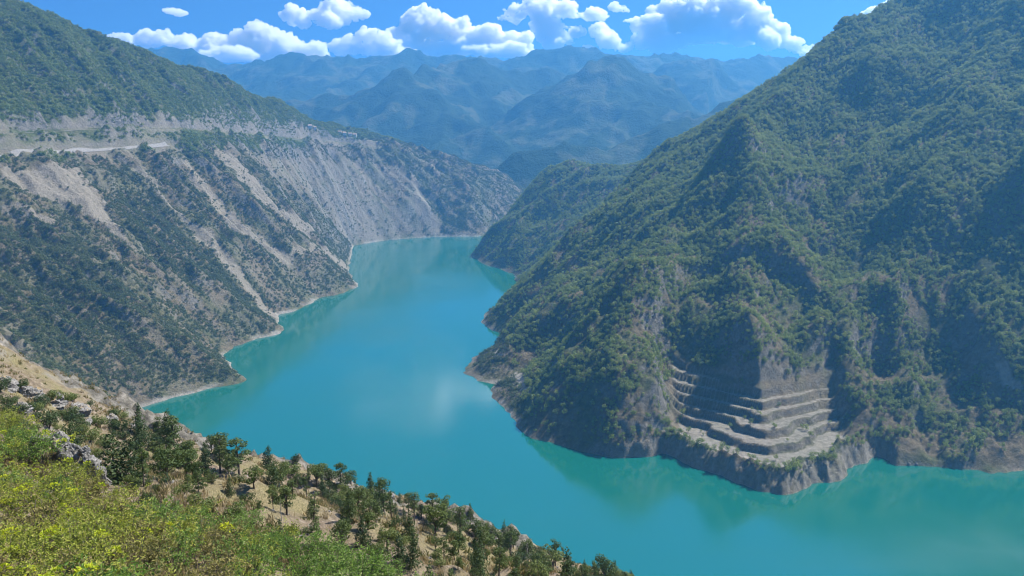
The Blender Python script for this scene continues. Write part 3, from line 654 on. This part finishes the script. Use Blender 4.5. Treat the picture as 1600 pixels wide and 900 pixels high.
def near_tree(seed, kind):
    """trunk and crown of a tree one metre tall"""
    rng = np.random.default_rng(seed); V, F = [], []; lobes = []
    lean = rng.uniform(-.06, .06, 2)
    spine = [(0, 0, -.06), (lean[0]*.3, lean[1]*.3, .3), (lean[0]*.7, lean[1]*.7, .62), (lean[0], lean[1], .93)]
    if kind == 'layered':
        tube(V, F, spine, [.026, .02, .013, .004], 6)
        for z in np.linspace(.42, .92, 9):
            for k in range(3):
                t = rng.uniform(0, 6.28); L = rng.uniform(.10, .25)*(1.15-.55*z); x, y = lean[0]*z, lean[1]*z
                e = (x+L*math.cos(t), y+L*math.sin(t), z+rng.uniform(0, .05)); tube(V, F, [(x, y, z-.03), ((x+e[0])/2, (y+e[1])/2, z), e], [.008, .006, .003], 4)
                lobes.append((*e, rng.uniform(.06, .10), rng.uniform(.06, .10), rng.uniform(.03, .055)))
        lobes.append((lean[0], lean[1], .94, .08, .08, .06)); n, sz, mat = 950, .026, MAT_PINE
    elif kind == 'slender':
        tube(V, F, spine, [.02, .016, .011, .004], 6)
        for z in np.linspace(.3, .95, 12):
            t = rng.uniform(0, 6.28); L = rng.uniform(.05, .15)*(1.2-.7*z); x, y = lean[0]*z, lean[1]*z
            e = (x+L*math.cos(t), y+L*math.sin(t), z+.02); tube(V, F, [(x, y, z-.02), e], [.006, .002], 4); lobes.append((*e, .07, .07, .04))
        n, sz, mat = 520, .026, MAT_PINE
    elif kind == 'cone':
        tube(V, F, spine[:3], [.03, .02, .008], 6)
        for z in np.linspace(.06, .95, 13):
            for k in range(2):
                t = rng.uniform(0, 6.28); r = .12*(1.02-z)+.01; w = .20*(1.05-z)+.03
                lobes.append((r*math.cos(t)+lean[0]*z, r*math.sin(t)+lean[1]*z, z, w, w, .085))
        n, sz, mat = 1100, .030, MAT_JUNI
    elif kind == 'bushy':
        tube(V, F, spine[:3], [.035, .026, .012], 6)
        for k in range(11):
            t = rng.uniform(0, 6.28); z = rng.uniform(.28, .88); L = rng.uniform(.08, .30)*(1.25-.8*z)
            e = (L*math.cos(t), L*math.sin(t), z); tube(V, F, [(0, 0, z*.55), (e[0]*.5, e[1]*.5, z*.8), e], [.014, .009, .003], 4)
            lobes.append((*e, rng.uniform(.11, .18), rng.uniform(.11, .18), rng.uniform(.07, .12)))
        n, sz, mat = 1050, .032, MAT_PINE
    elif kind == 'oak':
        tube(V, F, [(0, 0, -.06), (.02, 0, .2), (.03, .02, .42)], [.035, .028, .018], 6)
        for k in range(9):
            t = rng.uniform(0, 6.28); z = rng.uniform(.42, .88); L = rng.uniform(.1, .3)
            e = (L*math.cos(t), L*math.sin(t), z); tube(V, F, [(.02, 0, .3), (e[0]*.5, e[1]*.5, z*.75), e], [.016, .01, .003], 4)
            lobes.append((*e, rng.uniform(.12, .18), rng.uniform(.12, .18), rng.uniform(.09, .13)))
        n, sz, mat = 950, .034, MAT_OAK
    elif kind == 'dead':
        tube(V, F, spine, [.022, .016, .010, .003], 6)
        for z in np.linspace(.3, .9, 14):
            t = rng.uniform(0, 6.28); L = rng.uniform(.08, .24)*(1.2-.6*z); m = (L*.5*math.cos(t), L*.5*math.sin(t), z+.03)
            tube(V, F, [(0, 0, z), m, (L*math.cos(t), L*math.sin(t), z+rng.uniform(-.02, .09))], [.007, .004, .002], 4)
        return split_wood(V, F, MAT_GREY)
    elif kind == 'low':
        for k in range(7):
            t = rng.uniform(0, 6.28); L = rng.uniform(.1, .5); e = (L*math.cos(t), L*math.sin(t), rng.uniform(.3, .7))
            tube(V, F, [(0, 0, -.1), (e[0]*.5, e[1]*.5, .25), e], [.03, .02, .006], 4); lobes.append((*e, rng.uniform(.26, .38), rng.uniform(.26, .38), rng.uniform(.2, .28)))
        n, sz, mat = 850, .055, MAT_OAK if seed % 2 else MAT_JUNI
    if kind == 'low': woody = [('stems', mesh_from('stems', V, F, [MAT_BARK], None, True), None)]
    else: woody = split_wood(V, F, MAT_BARK)
    V2, F2 = leaf_cloud(rng, lobes, n, sz)
    return woody+[('foliage' if kind == 'low' else 'crown', mesh_from('crown', V2, F2, [mat]), None)]
n = NT('dead_wood'); MAT_GREY = n.done(n.bsdf(n.ramp(n.noise(5, 3, .6, n.pos()), [(.3, (.14, .125, .11)), (.7, (.33, .31, .28))]), .9))
KIND = {k: [near_tree(400+17*i+j, k) for j in range(3)] for i, k in enumerate(('layered', 'slender', 'cone', 'bushy', 'oak', 'dead', 'low'))}
WORD = dict(layered='pine_tree', slender='pine_tree', cone='juniper_tree', bushy='pine_tree', oak='oak_tree', dead='dead_tree', low='bush')
placed = []
def plant(px, py, hpx, kind, label, group=None, var=None, wide=1.0):
    g = ground_on(px, py)
    if g is None: return None
    _, _, dep = project(*g); h = hpx*dep/FPX; placed.append((g[0], g[1], h*.35))
    pr = KIND[kind][RNG.integers(0, 3) if var is None else var]
    return thing(WORD[kind], (g[0], g[1], g[2]-.05*h), pr, label, WORD[kind].replace('_', ' ').split()[0]+(' tree' if kind != 'low' else ''), group, RNG.uniform(0, 6.28), (h*wide, h*wide, h))
for a_ in [
 (180,752,86,'cone','tall dark juniper right beside the grey rock outcrop',1.25), (207,748,72,'cone','dark juniper close behind the tallest one by the rock outcrop',1.2),
 (225,762,74,'slender','slender pine with a long bare trunk on the tan slope',1.0), (262,752,62,'bushy','broad dark pine leaning over the tan slope, right of the slender pine',1.2),
 (292,745,52,'bushy','spreading pine left of the dark conical juniper on the crest',1.25), (322,742,56,'cone','dark conical juniper just left of the two tallest crest pines',1.0),
 (344,738,70,'layered','tallest dark pine standing against the blue lake on the crest',1.0), (374,742,66,'layered','layered open pine right of the tallest crest pine',1.2),
 (358,745,44,'bushy','bushy pine tucked between the two tallest crest pines',1.1), (420,733,40,'cone','stout dark juniper on the crest right of the layered pine',1.35),
 (398,765,42,'oak','light green round-headed tree with a thin trunk on the tan slope',1.1), (462,722,17,'low','small round dark bush on the crest rocks',.8),
 (440,752,24,'low','dark round bush below the stout crest juniper',.8), (455,742,28,'low','grey green bush spreading over the crest rocks',.9),
 (501,745,28,'oak','flat-topped tree on the rocky crest above a dark cleft',1.5), (482,748,18,'cone','small dark juniper left of the flat-topped crest tree',.9),
 (549,758,27,'bushy','dark bushy pine on the crest right of the flat-topped tree',1.1), (574,764,28,'cone','small pointed juniper on the crest above the rocks',.8),
 (285,700,26,'dead','grey dead tree with bare branches near the left crest',1.0), (216,702,28,'low','bright green bush left of the grey dead tree',.9),
 (240,702,24,'low','yellow green bush beside the grey dead tree',.9), (300,715,22,'low','brownish green bush on the left crest above the tan slope',.9),
 (100,700,46,'low','large dark bush behind the rock outcrop',.7), (25,682,44,'low','yellow green bush at the left edge above the shrubs',.8), (75,668,34,'low','mid green bush left of the tan patch on the crest',.8),
 (155,668,26,'low','dark green bush on the tan patch, the left one of two',.8), (180,672,24,'low','dark green bush on the tan patch, the right one of two',.8), (140,690,34,'low','dull green bush left of the dark junipers',.8),
 (315,800,34,'low','dark domed bush on the tan slope above the shrubs',1.0), (375,815,44,'oak','leafy tree with pale branches among the shrubs',1.2), (440,815,40,'dead','bare grey tree among the low shrubs',.9),
 (490,815,52,'slender','thin dark pine left of the tan scar on the slope',1.2), (600,800,62,'bushy','tall bushy pine in the middle of the right slope',.8), (645,885,62,'cone','dark upright juniper near the bottom edge of the slope',.9),
 (868,885,44,'layered','dark pine rising above the others on the lower right crest',1.1), (735,805,22,'cone','pointed small tree on the crest of the right slope',.9), (1050,905,40,'bushy','last pine at the lower right end of the crest',1.0)]:
    plant(a_[0], a_[1], a_[2], a_[3], a_[4], None, None, a_[5])
# the unnamed many on the right-hand slope
LINE = [(0,640),(170,762),(240,792),(330,796),(470,838),(620,900),(760,960)]        # upper edge of the leafy shrubs
SKYN = [(0,590),(130,628),(220,655),(300,692),(400,722),(500,738),(600,772),(700,805),(780,838),(870,876),(970,905),(1100,960)]
WHERE = dict(layered='open pine', slender='thin pine', cone='juniper', bushy='pine', oak='leafy tree', low='bush', dead='bare tree')
MARKS = [(240,740,'near the slender bare-trunked pine'),(300,770,'above the dark domed bush'),(350,735,'by the two tallest crest pines'),(400,770,'around the light green round-headed tree'),(450,740,'below the stout crest juniper'),(505,760,'below the flat-topped crest tree'),
 (490,810,'beside the thin dark pine'),(570,770,'by the small pointed crest juniper'),(600,800,'beside the tall bushy pine mid-slope'),(560,850,'under the tall bushy pine mid-slope'),(645,885,'around the dark upright juniper'),(680,810,'between the bushy pine and the right crest'),(735,810,'by the pointed small crest tree'),
 (740,880,'at the bottom edge right of the upright juniper'),(800,850,'on the wooded slope left of the dark crest pine'),(868,885,'beside the dark pine on the lower right crest'),(960,905,'towards the lower right end of the slope')]
cnt = 0; tries = 0
while cnt < 262 and tries < 9000:
    tries += 1; px = RNG.uniform(215, 1010); lo = np.interp(px, *zip(*SKYN))+2; hi_ = min(np.interp(px, *zip(*LINE))+14, 930)
    if hi_ <= lo: continue
    if px < 520 and RNG.random() < .72: continue
    py = RNG.uniform(lo, hi_); g = ground_on(px, py)
    if g is None or g[1] < 20 or any((g[0]-q[0])**2+(g[1]-q[1])**2 < (q[2]*.8+.55)**2 for q in placed): continue
    k = RNG.choice(['layered', 'slender', 'cone', 'bushy', 'oak', 'low', 'dead'], p=[.08, .08, .22, .24, .11, .25, .02])
    hpx = RNG.uniform(18, 60) if k != 'low' else RNG.uniform(10, 26)
    if py-lo < 14: hpx *= .62
    lm = min(MARKS, key=lambda q: (px-q[0])**2+(2*(py-q[1]))**2)[2]
    lab = ('small ' if hpx < 30 else 'medium ' if hpx < 44 else 'tall ')+WHERE[k]+' '+lm+(', on the crest' if py-lo < 16 else '')
    if plant(px, py, hpx, str(k), lab, 'trees and bushes of the dry near slope: '+lab): cnt += 1
k = 0
while k < 75:
    px = RNG.uniform(-10, 330); lo = np.interp(px, *zip(*SKYN))+4; hi_ = np.interp(px, *zip(*LINE))-4
    if hi_ <= lo: continue
    py = RNG.uniform(lo, hi_); hp = RNG.uniform(10, 26); lab = ('tiny' if hp < 14 else 'small' if hp < 18 else 'middling' if hp < 22 else 'large')+' bush '+('among the crags of the left crest' if py-lo < 22 else 'on the bank below the left crest')+(' near the picture edge' if px < 110 else ' near the dark junipers' if px < 240 else ' right of the slender pine')
    plant(px, py, hp, 'low', lab, 'bushes of the left bank: '+lab); k += 1
print('near trees', cnt)

# --- boulders and the rock outcrop
def m_rock():
    n = NT('limestone'); p = n.pos(); a = n.noise(.9, 6, .65, p); b = n.noise(6., 5, .7, p)
    c = n.ramp(b, [(.25, (.07, .066, .062)), (.5, (.19, .18, .165)), (.75, (.38, .36, .335))])
    c = n.mix(n.rng(a, .56, .66), c, (.30, .22, .11)); c = n.mix(n.rng(n.noise(2.2, 5, .7, p), .56, .64), c, (.07, .068, .062))
    return n.done(n.bsdf(c, .92, n.bump(n.math('ADD', a, n.math('MULTIPLY', b, .4)), .25, .9), .15))
MAT_ROCK = m_rock()
def boulder(seed, sub=4, rough=.16):
    rng = np.random.default_rng(seed); bm = bmesh.new(); bmesh.ops.create_icosphere(bm, subdivisions=sub, radius=1.0)
    pl = [(lambda d: (d/np.linalg.norm(d), rng.uniform(.42, .95)))(rng.normal(size=3)) for _ in range(20)]; off = Vector(rng.uniform(-50, 50, 3))
    for v in bm.verts:
        d = np.array(v.co); d /= np.linalg.norm(d); r = 1.15
        for nn, h in pl:
            c = d@nn
            if c > .05: r = min(r, h/c)
        q = Vector(d*r)
        r += rough*mnoise.fractal(q*2.2+off, .8, 2.1, 5)-.32*abs(mnoise.noise(q*2.6+off))-.16*abs(mnoise.noise(q*6+off))+.12
        v.co = Vector(d*r)
    me = bpy.data.meshes.new('boulder'); bm.to_mesh(me); bm.free(); me.materials.append(MAT_ROCK); return me
BOULD = [boulder(600+i) for i in range(6)]+[boulder(640+i, 4, .12) for i in range(3)]
g = ground_on(120, 745); _, _, dep = project(*g); u = dep/FPX
parts = []
for dx, dz, w, h in [(-48,70,34,26),(-24,62,30,30),(0,50,30,34),(24,34,30,30),(40,22,22,26),(46,4,18,18),(8,18,34,30),(-30,30,34,34),(-62,48,24,22),(20,52,18,18)]:
    M = Matrix.Translation((dx*u, RNG.uniform(-12, 12)*u, (dz-8)*u)) @ Matrix.Rotation(RNG.uniform(0, 6), 4, 'Z') @ Matrix.Rotation(RNG.uniform(-.5, .5), 4, 'X') @ Matrix.Diagonal((w*.62*u, w*.5*u, h*.6*u, 1))
    parts.append(('boulder', BOULD[RNG.integers(0, 6)], M))
thing('rock_outcrop', g, parts, 'jagged grey limestone outcrop rising out of the green shrubs', 'rock')
def rock(px, py, wpx, label, group=None, flat=.7):
    g = ground_on(px, py)
    if g is None: return
    _, _, dep = project(*g); w = wpx*dep/FPX*.5
    o = bpy.data.objects.new('boulder', BOULD[RNG.integers(0, 9)]); COL.objects.link(o)
    o.location = (g[0], g[1], g[2]-w*.05); o.rotation_euler = (RNG.uniform(-.3, .3), RNG.uniform(-.3, .3), RNG.uniform(0, 6.28)); o.scale = (w, w*.8, w*flat); tag(o, label, 'rock', group)
for px, py, w, lb in [(8,604,54,'large crag at the left edge of the near crest'),(46,618,50,'broad pale crag on the left crest, second from the picture edge'),(88,628,46,'pale crag on the left crest above the mid green bush'),(122,640,42,'pale crag on the left crest behind the paired dark bushes'),
  (30,640,40,'weathered crag below the left crest above the yellow green bush'),(172,654,40,'pale crag on the left crest behind the dark junipers'),(205,668,32,'pale crag on the crest left of the grey dead tree'),(250,684,28,'small pale crag beside the grey dead tree'),(135,662,24,'low rock on the tan patch of the left crest')]:
    rock(px, py, w, lb)
for px, py, w in [(508,748,26),(524,757,28),(540,764,26),(560,772,26),(470,762,20),(452,760,18),(492,772,18),(585,772,22),(720,815,24),(735,822,22),(775,845,22),(757,838,18),(690,806,16),(650,790,16),(610,776,18)]:
    lb = 'dark cracked boulder on the crest '+min(MARKS, key=lambda q: (px-q[0])**2+(py-q[1])**2)[2]; rock(px, py, w, lb, 'dark crags along the right crest')
k = 0
while k < 70:
    px = RNG.uniform(200, 960); lo = np.interp(px, *zip(*SKYN))+6; hi_ = min(np.interp(px, *zip(*LINE)), 915)
    if hi_ <= lo: continue
    py = RNG.uniform(lo, hi_); lb = 'small pale stone lying '+min(MARKS, key=lambda q: (px-q[0])**2+(py-q[1])**2)[2]; rock(px, py, RNG.uniform(4, 11), lb, 'small stones on the dry slope'); k += 1

for px, py, w, lb in [(1419,727,9,'pale boulder in the water off the right shore, the left of two'), (1431,727,8,'pale boulder in the water off the right shore, the right of two')]:
    p = shore(px, py); w = w*p[1]/FPX*.55; o = bpy.data.objects.new('boulder', BOULD[2]); COL.objects.link(o); o.location = (p[0], p[1], .4); o.scale = (w, w, w*.9); o.rotation_euler = (.2, .1, px); tag(o, lb, 'rock')

# --- leafy shrubs close to the viewer
def m_shrub(name, stops, trans=.45):
    n = NT(name); t = n.attr('tint'); oi = n.n('ShaderNodeObjectInfo')
    c = n.ramp(n.math('ADD', n.math('MULTIPLY', t, .7), n.math('MULTIPLY', oi.outputs['Random'], .3)), stops)
    d = n.bsdf(c, .55, None, .3); tr = n.n('ShaderNodeBsdfTranslucent'); n.l(c, tr.inputs['Color'])
    m = n.n('ShaderNodeMixShader'); m.inputs[0].default_value = trans; n.l(d.outputs[0], m.inputs[1]); n.l(tr.outputs[0], m.inputs[2]); return n.done(m)
MAT_SHA = m_shrub('shrub_leaves_yellow_green', [(.0, (.10, .13, .022)), (.35, (.22, .27, .035)), (.7, (.38, .41, .06)), (.95, (.48, .43, .14))], .52)
MAT_SHB = m_shrub('shrub_leaves_green', [(.0, (.05, .10, .018)), (.4, (.11, .20, .03)), (.75, (.20, .31, .05)), (.95, (.36, .40, .16))], .5)
MAT_FLO = m_shrub('yellow_green_flower_heads', [(.0, (.26, .34, .01)), (.5, (.42, .48, .02)), (1., (.60, .58, .04))], .4)
def leaf_faces(rng, C, D, L, W):
    """one folded leaf (two faces) at every point"""
    V, F, T = [], [], []
    for c, d in zip(C, D):
        d = d/np.linalg.norm(d); s_ = np.cross(d, (0, 0, 1))+rng.normal(size=3)*.35; s_ -= d*(s_@d); s_ /= np.linalg.norm(s_)+1e-9; nn = np.cross(s_, d)
        l, w = L*rng.uniform(.6, 1.3), W*rng.uniform(.7, 1.2); k = len(V); t = rng.random()
        V += [c, c+d*l*.5+s_*w+nn*w*.4, c+d*l-nn*l*.12, c+d*l*.5-s_*w+nn*w*.4]; F += [(k, k+1, k+2), (k, k+2, k+3)]; T += [t, t]
    return V, F, T
def shrub(seed, mat, L, W, per, nst, hgt, spread):
    rng = np.random.default_rng(seed); SV, SF = [], []; C, D = [], []; tips = []
    for i in range(nst):
        t = rng.uniform(0, 6.28); r = spread*math.sqrt(rng.uniform(.02, 1)); h = hgt*rng.uniform(.6, 1.05)*(1-.35*(r/spread)**2)
        p0 = np.array([.12*r*math.cos(t), .12*r*math.sin(t), -.25]); p3 = np.array([r*math.cos(t), r*math.sin(t), h]); p1 = p0*.5+np.array([p3[0]*.35, p3[1]*.35, h*.5])
        tube(SV, SF, [p0, p1, p3], [.012, .008, .003], 4); tips.append(p3)
        for j in range(4):
            f = rng.uniform(.4, .95); b = p1+(p3-p1)*f; e = b+rng.normal(size=3)*[.18, .18, .10]+[0, 0, .12]; tube(SV, SF, [b, e], [.005, .002], 3)
            for q in range(per):
                g_ = rng.uniform(0.1, 1.05); C.append(b+(e-b)*g_+rng.normal(size=3)*.03); D.append(rng.normal(size=3)*[1, 1, .6]+(e-b)*1.5+[0, 0, .25])
    V, F, T = leaf_faces(rng, C, D, L, W); me = mesh_from('foliage', V, F, [mat]); a_ = me.attributes.new('tint', 'FLOAT', 'FACE'); a_.data.foreach_set('value', np.array(T, np.float32))
    return mesh_from('stems', SV, SF, [MAT_BARK], None, True), me, tips
def flower(seed):
    rng = np.random.default_rng(seed); C, D = [], []
    for i in range(46):
        d = rng.normal(size=3); d[2] = abs(d[2])*.7+.2; d /= np.linalg.norm(d); C.append(d*[.055, .055, .03]); D.append(d+rng.normal(size=3)*.3)
    V, F, T = leaf_faces(rng, C, D, .034, .012); me = mesh_from('flower_head', V, F, [MAT_FLO]); a_ = me.attributes.new('tint', 'FLOAT', 'FACE'); a_.data.foreach_set('value', np.array(T, np.float32)); return me
FLOW = [flower(700+i) for i in range(3)]
MAT_SHC = m_shrub('shrub_leaves_olive', [(.0, (.08, .075, .02)), (.4, (.18, .17, .045)), (.75, (.29, .26, .08)), (.95, (.40, .31, .14))], .45)
SHR = [shrub(720+i, MAT_SHA if i < 3 else MAT_SHC, .075, .019, 14, 24, 1.15, .85) for i in range(4)]+[shrub(740+i, MAT_SHB, .085, .020, 14, 24, 1.25, .85) for i in range(3)]
def leafy(x, y, sc, vi, heads, label, group):
    st, fo, tips = SHR[vi]; parts = [('stems', st, None), ('foliage', fo, None)]
    for i in range(heads):
        t = tips[RNG.integers(0, len(tips))]; parts.append(('flower_head', FLOW[RNG.integers(0, 3)], Matrix.Translation(Vector(t)+Vector((0, 0, .03))) @ Matrix.Scale(RNG.uniform(1.2, 2.3), 4)))
    thing('leafy_shrub', (x, y, ground(x, y)), parts, label, 'shrub', group, RNG.uniform(0, 6.28), sc)
pts = []; tries = 0
while len(pts) < 285 and tries < 40000:
    tries += 1; y = 6.5+50*RNG.random()**1.4; x = RNG.uniform(-.85, .35)*(y+4); z = ground(x, y)+.8; px, py, dep = project(x, y, z)
    if px < -140 or px > 800 or py > 965 or py < np.interp(px, *zip(*LINE))+6: continue
    m = .80+.020*y
    if float(fbm(np.array([x/3.2]), np.array([y/3.2]), 951, 2)[0]) < -.42: continue
    if any((x-q[0])**2+(y-q[1])**2 < m*m for q in pts): continue
    pts.append((x, y, px, py))
SMARKS = [(30,700,'at the left picture edge, high up'),(30,790,'at the left picture edge, halfway down'),(40,880,'in the bottom left corner'),(120,770,'just below the rock outcrop'),(130,830,'well below the rock outcrop'),(150,890,'on the bottom edge below the rock outcrop'),
 (220,800,'below the dark junipers'),(240,860,'well below the dark junipers'),(260,900,'on the bottom edge below the junipers'),(330,820,'under the dark domed bush'),(350,880,'on the bottom edge below the domed bush'),(420,840,'by the bare grey tree'),(450,895,'on the bottom edge below the bare tree'),(540,890,'on the bottom edge near the upright juniper'),(640,930,'at bottom centre below the upright juniper')]
print('shrubs', len(pts))
for x, y, px, py in pts:
    green = RNG.random() < np.interp(px, [0, 200, 330, 600], [.15, .25, .7, .85]); vi = int(RNG.integers(4, 7)) if green else int(RNG.integers(0, 4))
    heads = (0 if green and RNG.random() < .6 else int(RNG.choice([0, 1, 2, 3, 4]))) if px < 330 else 0
    sc_ = RNG.uniform(.85, 1.25); size_ = 'low ' if sc_ < .97 else '' if sc_ < 1.12 else 'broad '
    lm = min(SMARKS, key=lambda q: (px-q[0])**2+(1.5*(py-q[1]))**2)[2]
    lab = size_+('' if not heads else 'sparsely flowering ' if heads == 1 else 'yellow-flowering ')+('fresh green shrub' if green else 'dull olive shrub' if vi == 3 else 'yellow green shrub')+' '+lm
    leafy(x, y, sc_*(1+.006*y), vi, heads, lab, 'leafy shrubs: '+lab)

# --- dry grass and herbs on the open ground
def tuft(seed, mat, n, h, w):
    rng = np.random.default_rng(seed); V, F = [], []
    for i in range(n):
        t = rng.uniform(0, 6.28); b = rng.normal(size=3)*[.10, .10, 0]; s_ = np.array([-math.sin(t), math.cos(t), 0])*w; l = h*rng.uniform(.5, 1.1); o_ = np.array([math.cos(t), math.sin(t), 0])*l*rng.uniform(.15, .6); k = len(V)
        V += [b-s_, b+s_, b+o_*.5+[0, 0, l*.65], b+o_+[0, 0, l*.9]]; F += [(k, k+1, k+2), (k+1, k+3, k+2)]
    return mesh_from('grass_tuft', V, F, [mat])
MAT_DRY = m_leaf('dry_grass', (.16, .115, .05), (.28, .21, .10), (.42, .33, .17), .3, True, .08); MAT_HERB = m_leaf('low_herbs', (.05, .06, .016), (.10, .11, .03), (.20, .19, .07), .35, True, .08)
TUF = [tuft(800+i, MAT_DRY, 16, .36, .022) for i in range(4)]+[tuft(810+i, MAT_HERB, 22, .32, .035) for i in range(2)]
N_ = 110000; y = 8+190*RNG.random(N_)**.8; x = RNG.uniform(-.9, .75, N_)*(y+6); z = NEAR(x, y); px, py, _ = project(x, y, z)
k = (px > -60) & (px < 1660) & (py < 990) & (np.abs(x) < 160) & (RNG.random(N_) < .05+.8*sstep(-.1, .5, fbm(x/7, y/7, 901, 3)))
gn_scatter('dry_grass', 'tufts of dry tan grass and low herbs over the near slope', 'grass', np.stack([x, y, z-.03], 1)[k], RNG.uniform(.6, 1.7, k.sum()), TUF)

# ------------------------------------------------------------------ clouds
n = NT('cloud_vapour'); vs = n.n('ShaderNodeVolumeScatter'); vs.inputs['Color'].default_value = (.982, .984, .988, 1); vs.inputs['Density'].default_value = .036; vs.inputs['Anisotropy'].default_value = .4
n.l(vs.outputs[0], n.out.inputs['Volume']); MAT_CLOUD = n.m
def cloud(label, Y, lumps, base=None, seed=0):
    bm = bmesh.new(); k = Y/FPX; cs = []
    rng = np.random.default_rng(900+seed); extra = []
    def bud(px, py, rx, ry, gen):
        extra.append((px, py, rx, ry))
        if gen == 0: return
        for i in range(6):
            t = rng.uniform(-.35, math.pi+.35); f = rng.uniform(.36, .58)
            bud(px+rx*.92*math.cos(t), py-ry*.9*math.sin(t), max(rx*f, 3), max(ry*f*1.1, 2.5), gen-1)
    for l in lumps: bud(*l[:2], l[2]*.8, l[3]*.8, 2 if l[2] > 13 else 1)
    for px, py, rx, ry in extra:
        c = Vector(at(px, py, Y+rng.uniform(-.9, .9)*rx*k)); m = Matrix.Translation(c) @ Matrix.Diagonal((rx*k, rx*k*.9, ry*k, 1)); bmesh.ops.create_icosphere(bm, subdivisions=1 if rx < 8 else 2, radius=1.0, matrix=m)
    me = bpy.data.meshes.new('tmp'); bm.to_mesh(me); bm.free(); o = bpy.data.objects.new('cloud', me); COL.objects.link(o)
    md = o.modifiers.new('r', 'REMESH'); md.mode = 'VOXEL'; md.voxel_size = max(12.0, max(l[2] for l in lumps)*k*.036)
    dg = bpy.context.evaluated_depsgraph_get(); ev = o.evaluated_get(dg); m2 = bpy.data.meshes.new_from_object(ev); o.modifiers.clear()
    nv = len(m2.vertices); co = np.empty(nv*3, np.float32); m2.vertices.foreach_get('co', co); co = co.reshape(-1, 3); nr = np.empty(nv*3, np.float32); m2.vertices.foreach_get('normal', nr); nr = nr.reshape(-1, 3)
    d = np.array([70*mnoise.fractal(Vector(c)/260., .8, 2.0, 2)-64*(abs(mnoise.noise(Vector(c)/120.))-.25)-62*(abs(mnoise.noise(Vector(c)/58.))-.25)-34*(abs(mnoise.noise(Vector(c)/28.))-.25) for c in co.tolist()], np.float32)
    co = co+nr*d[:, None]*min(1.0, 1.2*max(l[3] for l in lumps)/20)
    if base is not None:
        zb = at(800, base, Y)[2]; co[:, 2] = np.where(co[:, 2] < zb, zb-(zb-co[:, 2])*.25, co[:, 2])
    m2.vertices.foreach_set('co', co.ravel()); m2.materials.clear(); m2.materials.append(MAT_CLOUD); m2.update(); o.data = m2; bpy.data.meshes.remove(me)
    tag(o, label, 'cloud', 'cumulus clouds above the mountains'); return o
CLOUDS = [
 ('long low white cloud bank just above the left mountain slope', 11500, [(192,66,24,14),(240,66,28,15),(290,72,28,14),(340,78,30,18),(400,66,30,24),(438,72,24,22),(480,82,26,18),(360,88,60,14),(440,92,60,12)], 98),
 ('tiny wisp of cloud alone in the blue at upper left', 10500, [(264,18,12,5),(280,21,12,5)], None),
 ('small round white cloud left of the larger twin at the top', 10500, [(455,24,15,12),(470,34,16,10),(446,26,10,9)], None),
 ('puffy white cloud at the top edge, left of centre', 10500, [(505,22,18,14),(530,16,22,18),(555,24,16,14),(520,34,24,12)], None),
 ('low cloud resting on the ridge left of the big central cloud', 11000, [(540,76,22,14),(575,70,24,17),(600,76,24,18),(620,82,26,14)], 94),
 ('big billowing cloud over the central ridge', 11500, [(650,28,20,18),(670,48,34,24),(710,52,34,20),(755,58,30,18),(800,66,30,18),(700,76,70,14),(630,60,22,18),(780,80,50,12)], 92),
 ('ragged cloud at the top edge with a grey stem beneath', 11000, [(800,26,22,12),(845,16,26,18),(880,16,26,18),(925,24,20,10),(858,46,24,22),(870,64,22,14)], 78),
 ('small cloud scrap hanging beside the grey stem', 10800, [(898,52,14,12),(888,66,12,9)], None),
 ('small round cloud alone right of centre at the top', 10500, [(964,13,12,10),(975,16,9,8)], None),
 ('tiny cloud puff under the small round one', 10500, [(982,33,9,4)], None),
 ('white cloud heap on the ridge left of the largest cloud', 11200, [(938,56,14,12),(955,64,20,14),(975,74,18,10)], 84),
 ('little flat cloud sitting on the skyline below the ragged one', 11200, [(918,74,12,6)], None),
 ('largest white cloud, towering over the skyline right of centre', 11500, [(1020,40,26,26),(1060,26,36,24),(1105,18,40,24),(1150,16,36,22),(1180,30,26,24),(1100,48,56,24),(1030,68,34,18),(1150,56,40,18)], 84),
 ('trailing right-hand tail of the largest cloud', 11500, [(1200,60,26,20),(1232,70,24,12),(1262,82,18,8)], 92),
 ('broad white cloud above the picture whose light lies mirrored in the lake', 8600, [(600,-170,60,14),(660,-160,70,18),(730,-165,60,14),(640,-200,60,12),(540,-185,40,10)], None),
 ('smaller cloud above the picture, mirrored farther down the lake', 8400, [(655,-92,48,18),(610,-84,30,12),(700,-98,34,14)], None),
 ('cloud peeking over the right mountain ridge', 10800, [(1345,35,14,6),(1368,22,18,9),(1392,10,16,8)], None)]
for i, (lb, Y, lm, bs) in enumerate(CLOUDS): cloud(lb, Y, lm, bs, i)

# ------------------------------------------------------------------ haze
me = bpy.data.meshes.new('haze'); bm = bmesh.new(); bmesh.ops.create_cube(bm, size=1.0)
HB = ((-4600, 4000), (-1500, 7100), (-60.0, float(max(FH.max(), MH.max()))+12.0)); print('haze top', HB[2][1], MH.min(), FH.min())
for v in bm.verts: v.co = Vector([HB[i][0] if v.co[i] < 0 else HB[i][1] for i in range(3)])
bm.to_mesh(me); bm.free(); hz = bpy.data.objects.new('haze', me); COL.objects.link(hz); hz['kind'] = 'stuff'
hz['label'] = 'pale blue haze filling the valley'; hz['category'] = 'haze'
n = NT('valley_haze'); pv = n.n('ShaderNodeVolumePrincipled'); pv.inputs['Color'].default_value = (.14, .51, 1.0, 1)
pv.inputs['Density'].default_value = 1.4e-4; pv.inputs['Anisotropy'].default_value = 0.35
n.l(pv.outputs[0], n.out.inputs['Volume']); me.materials.append(n.m)
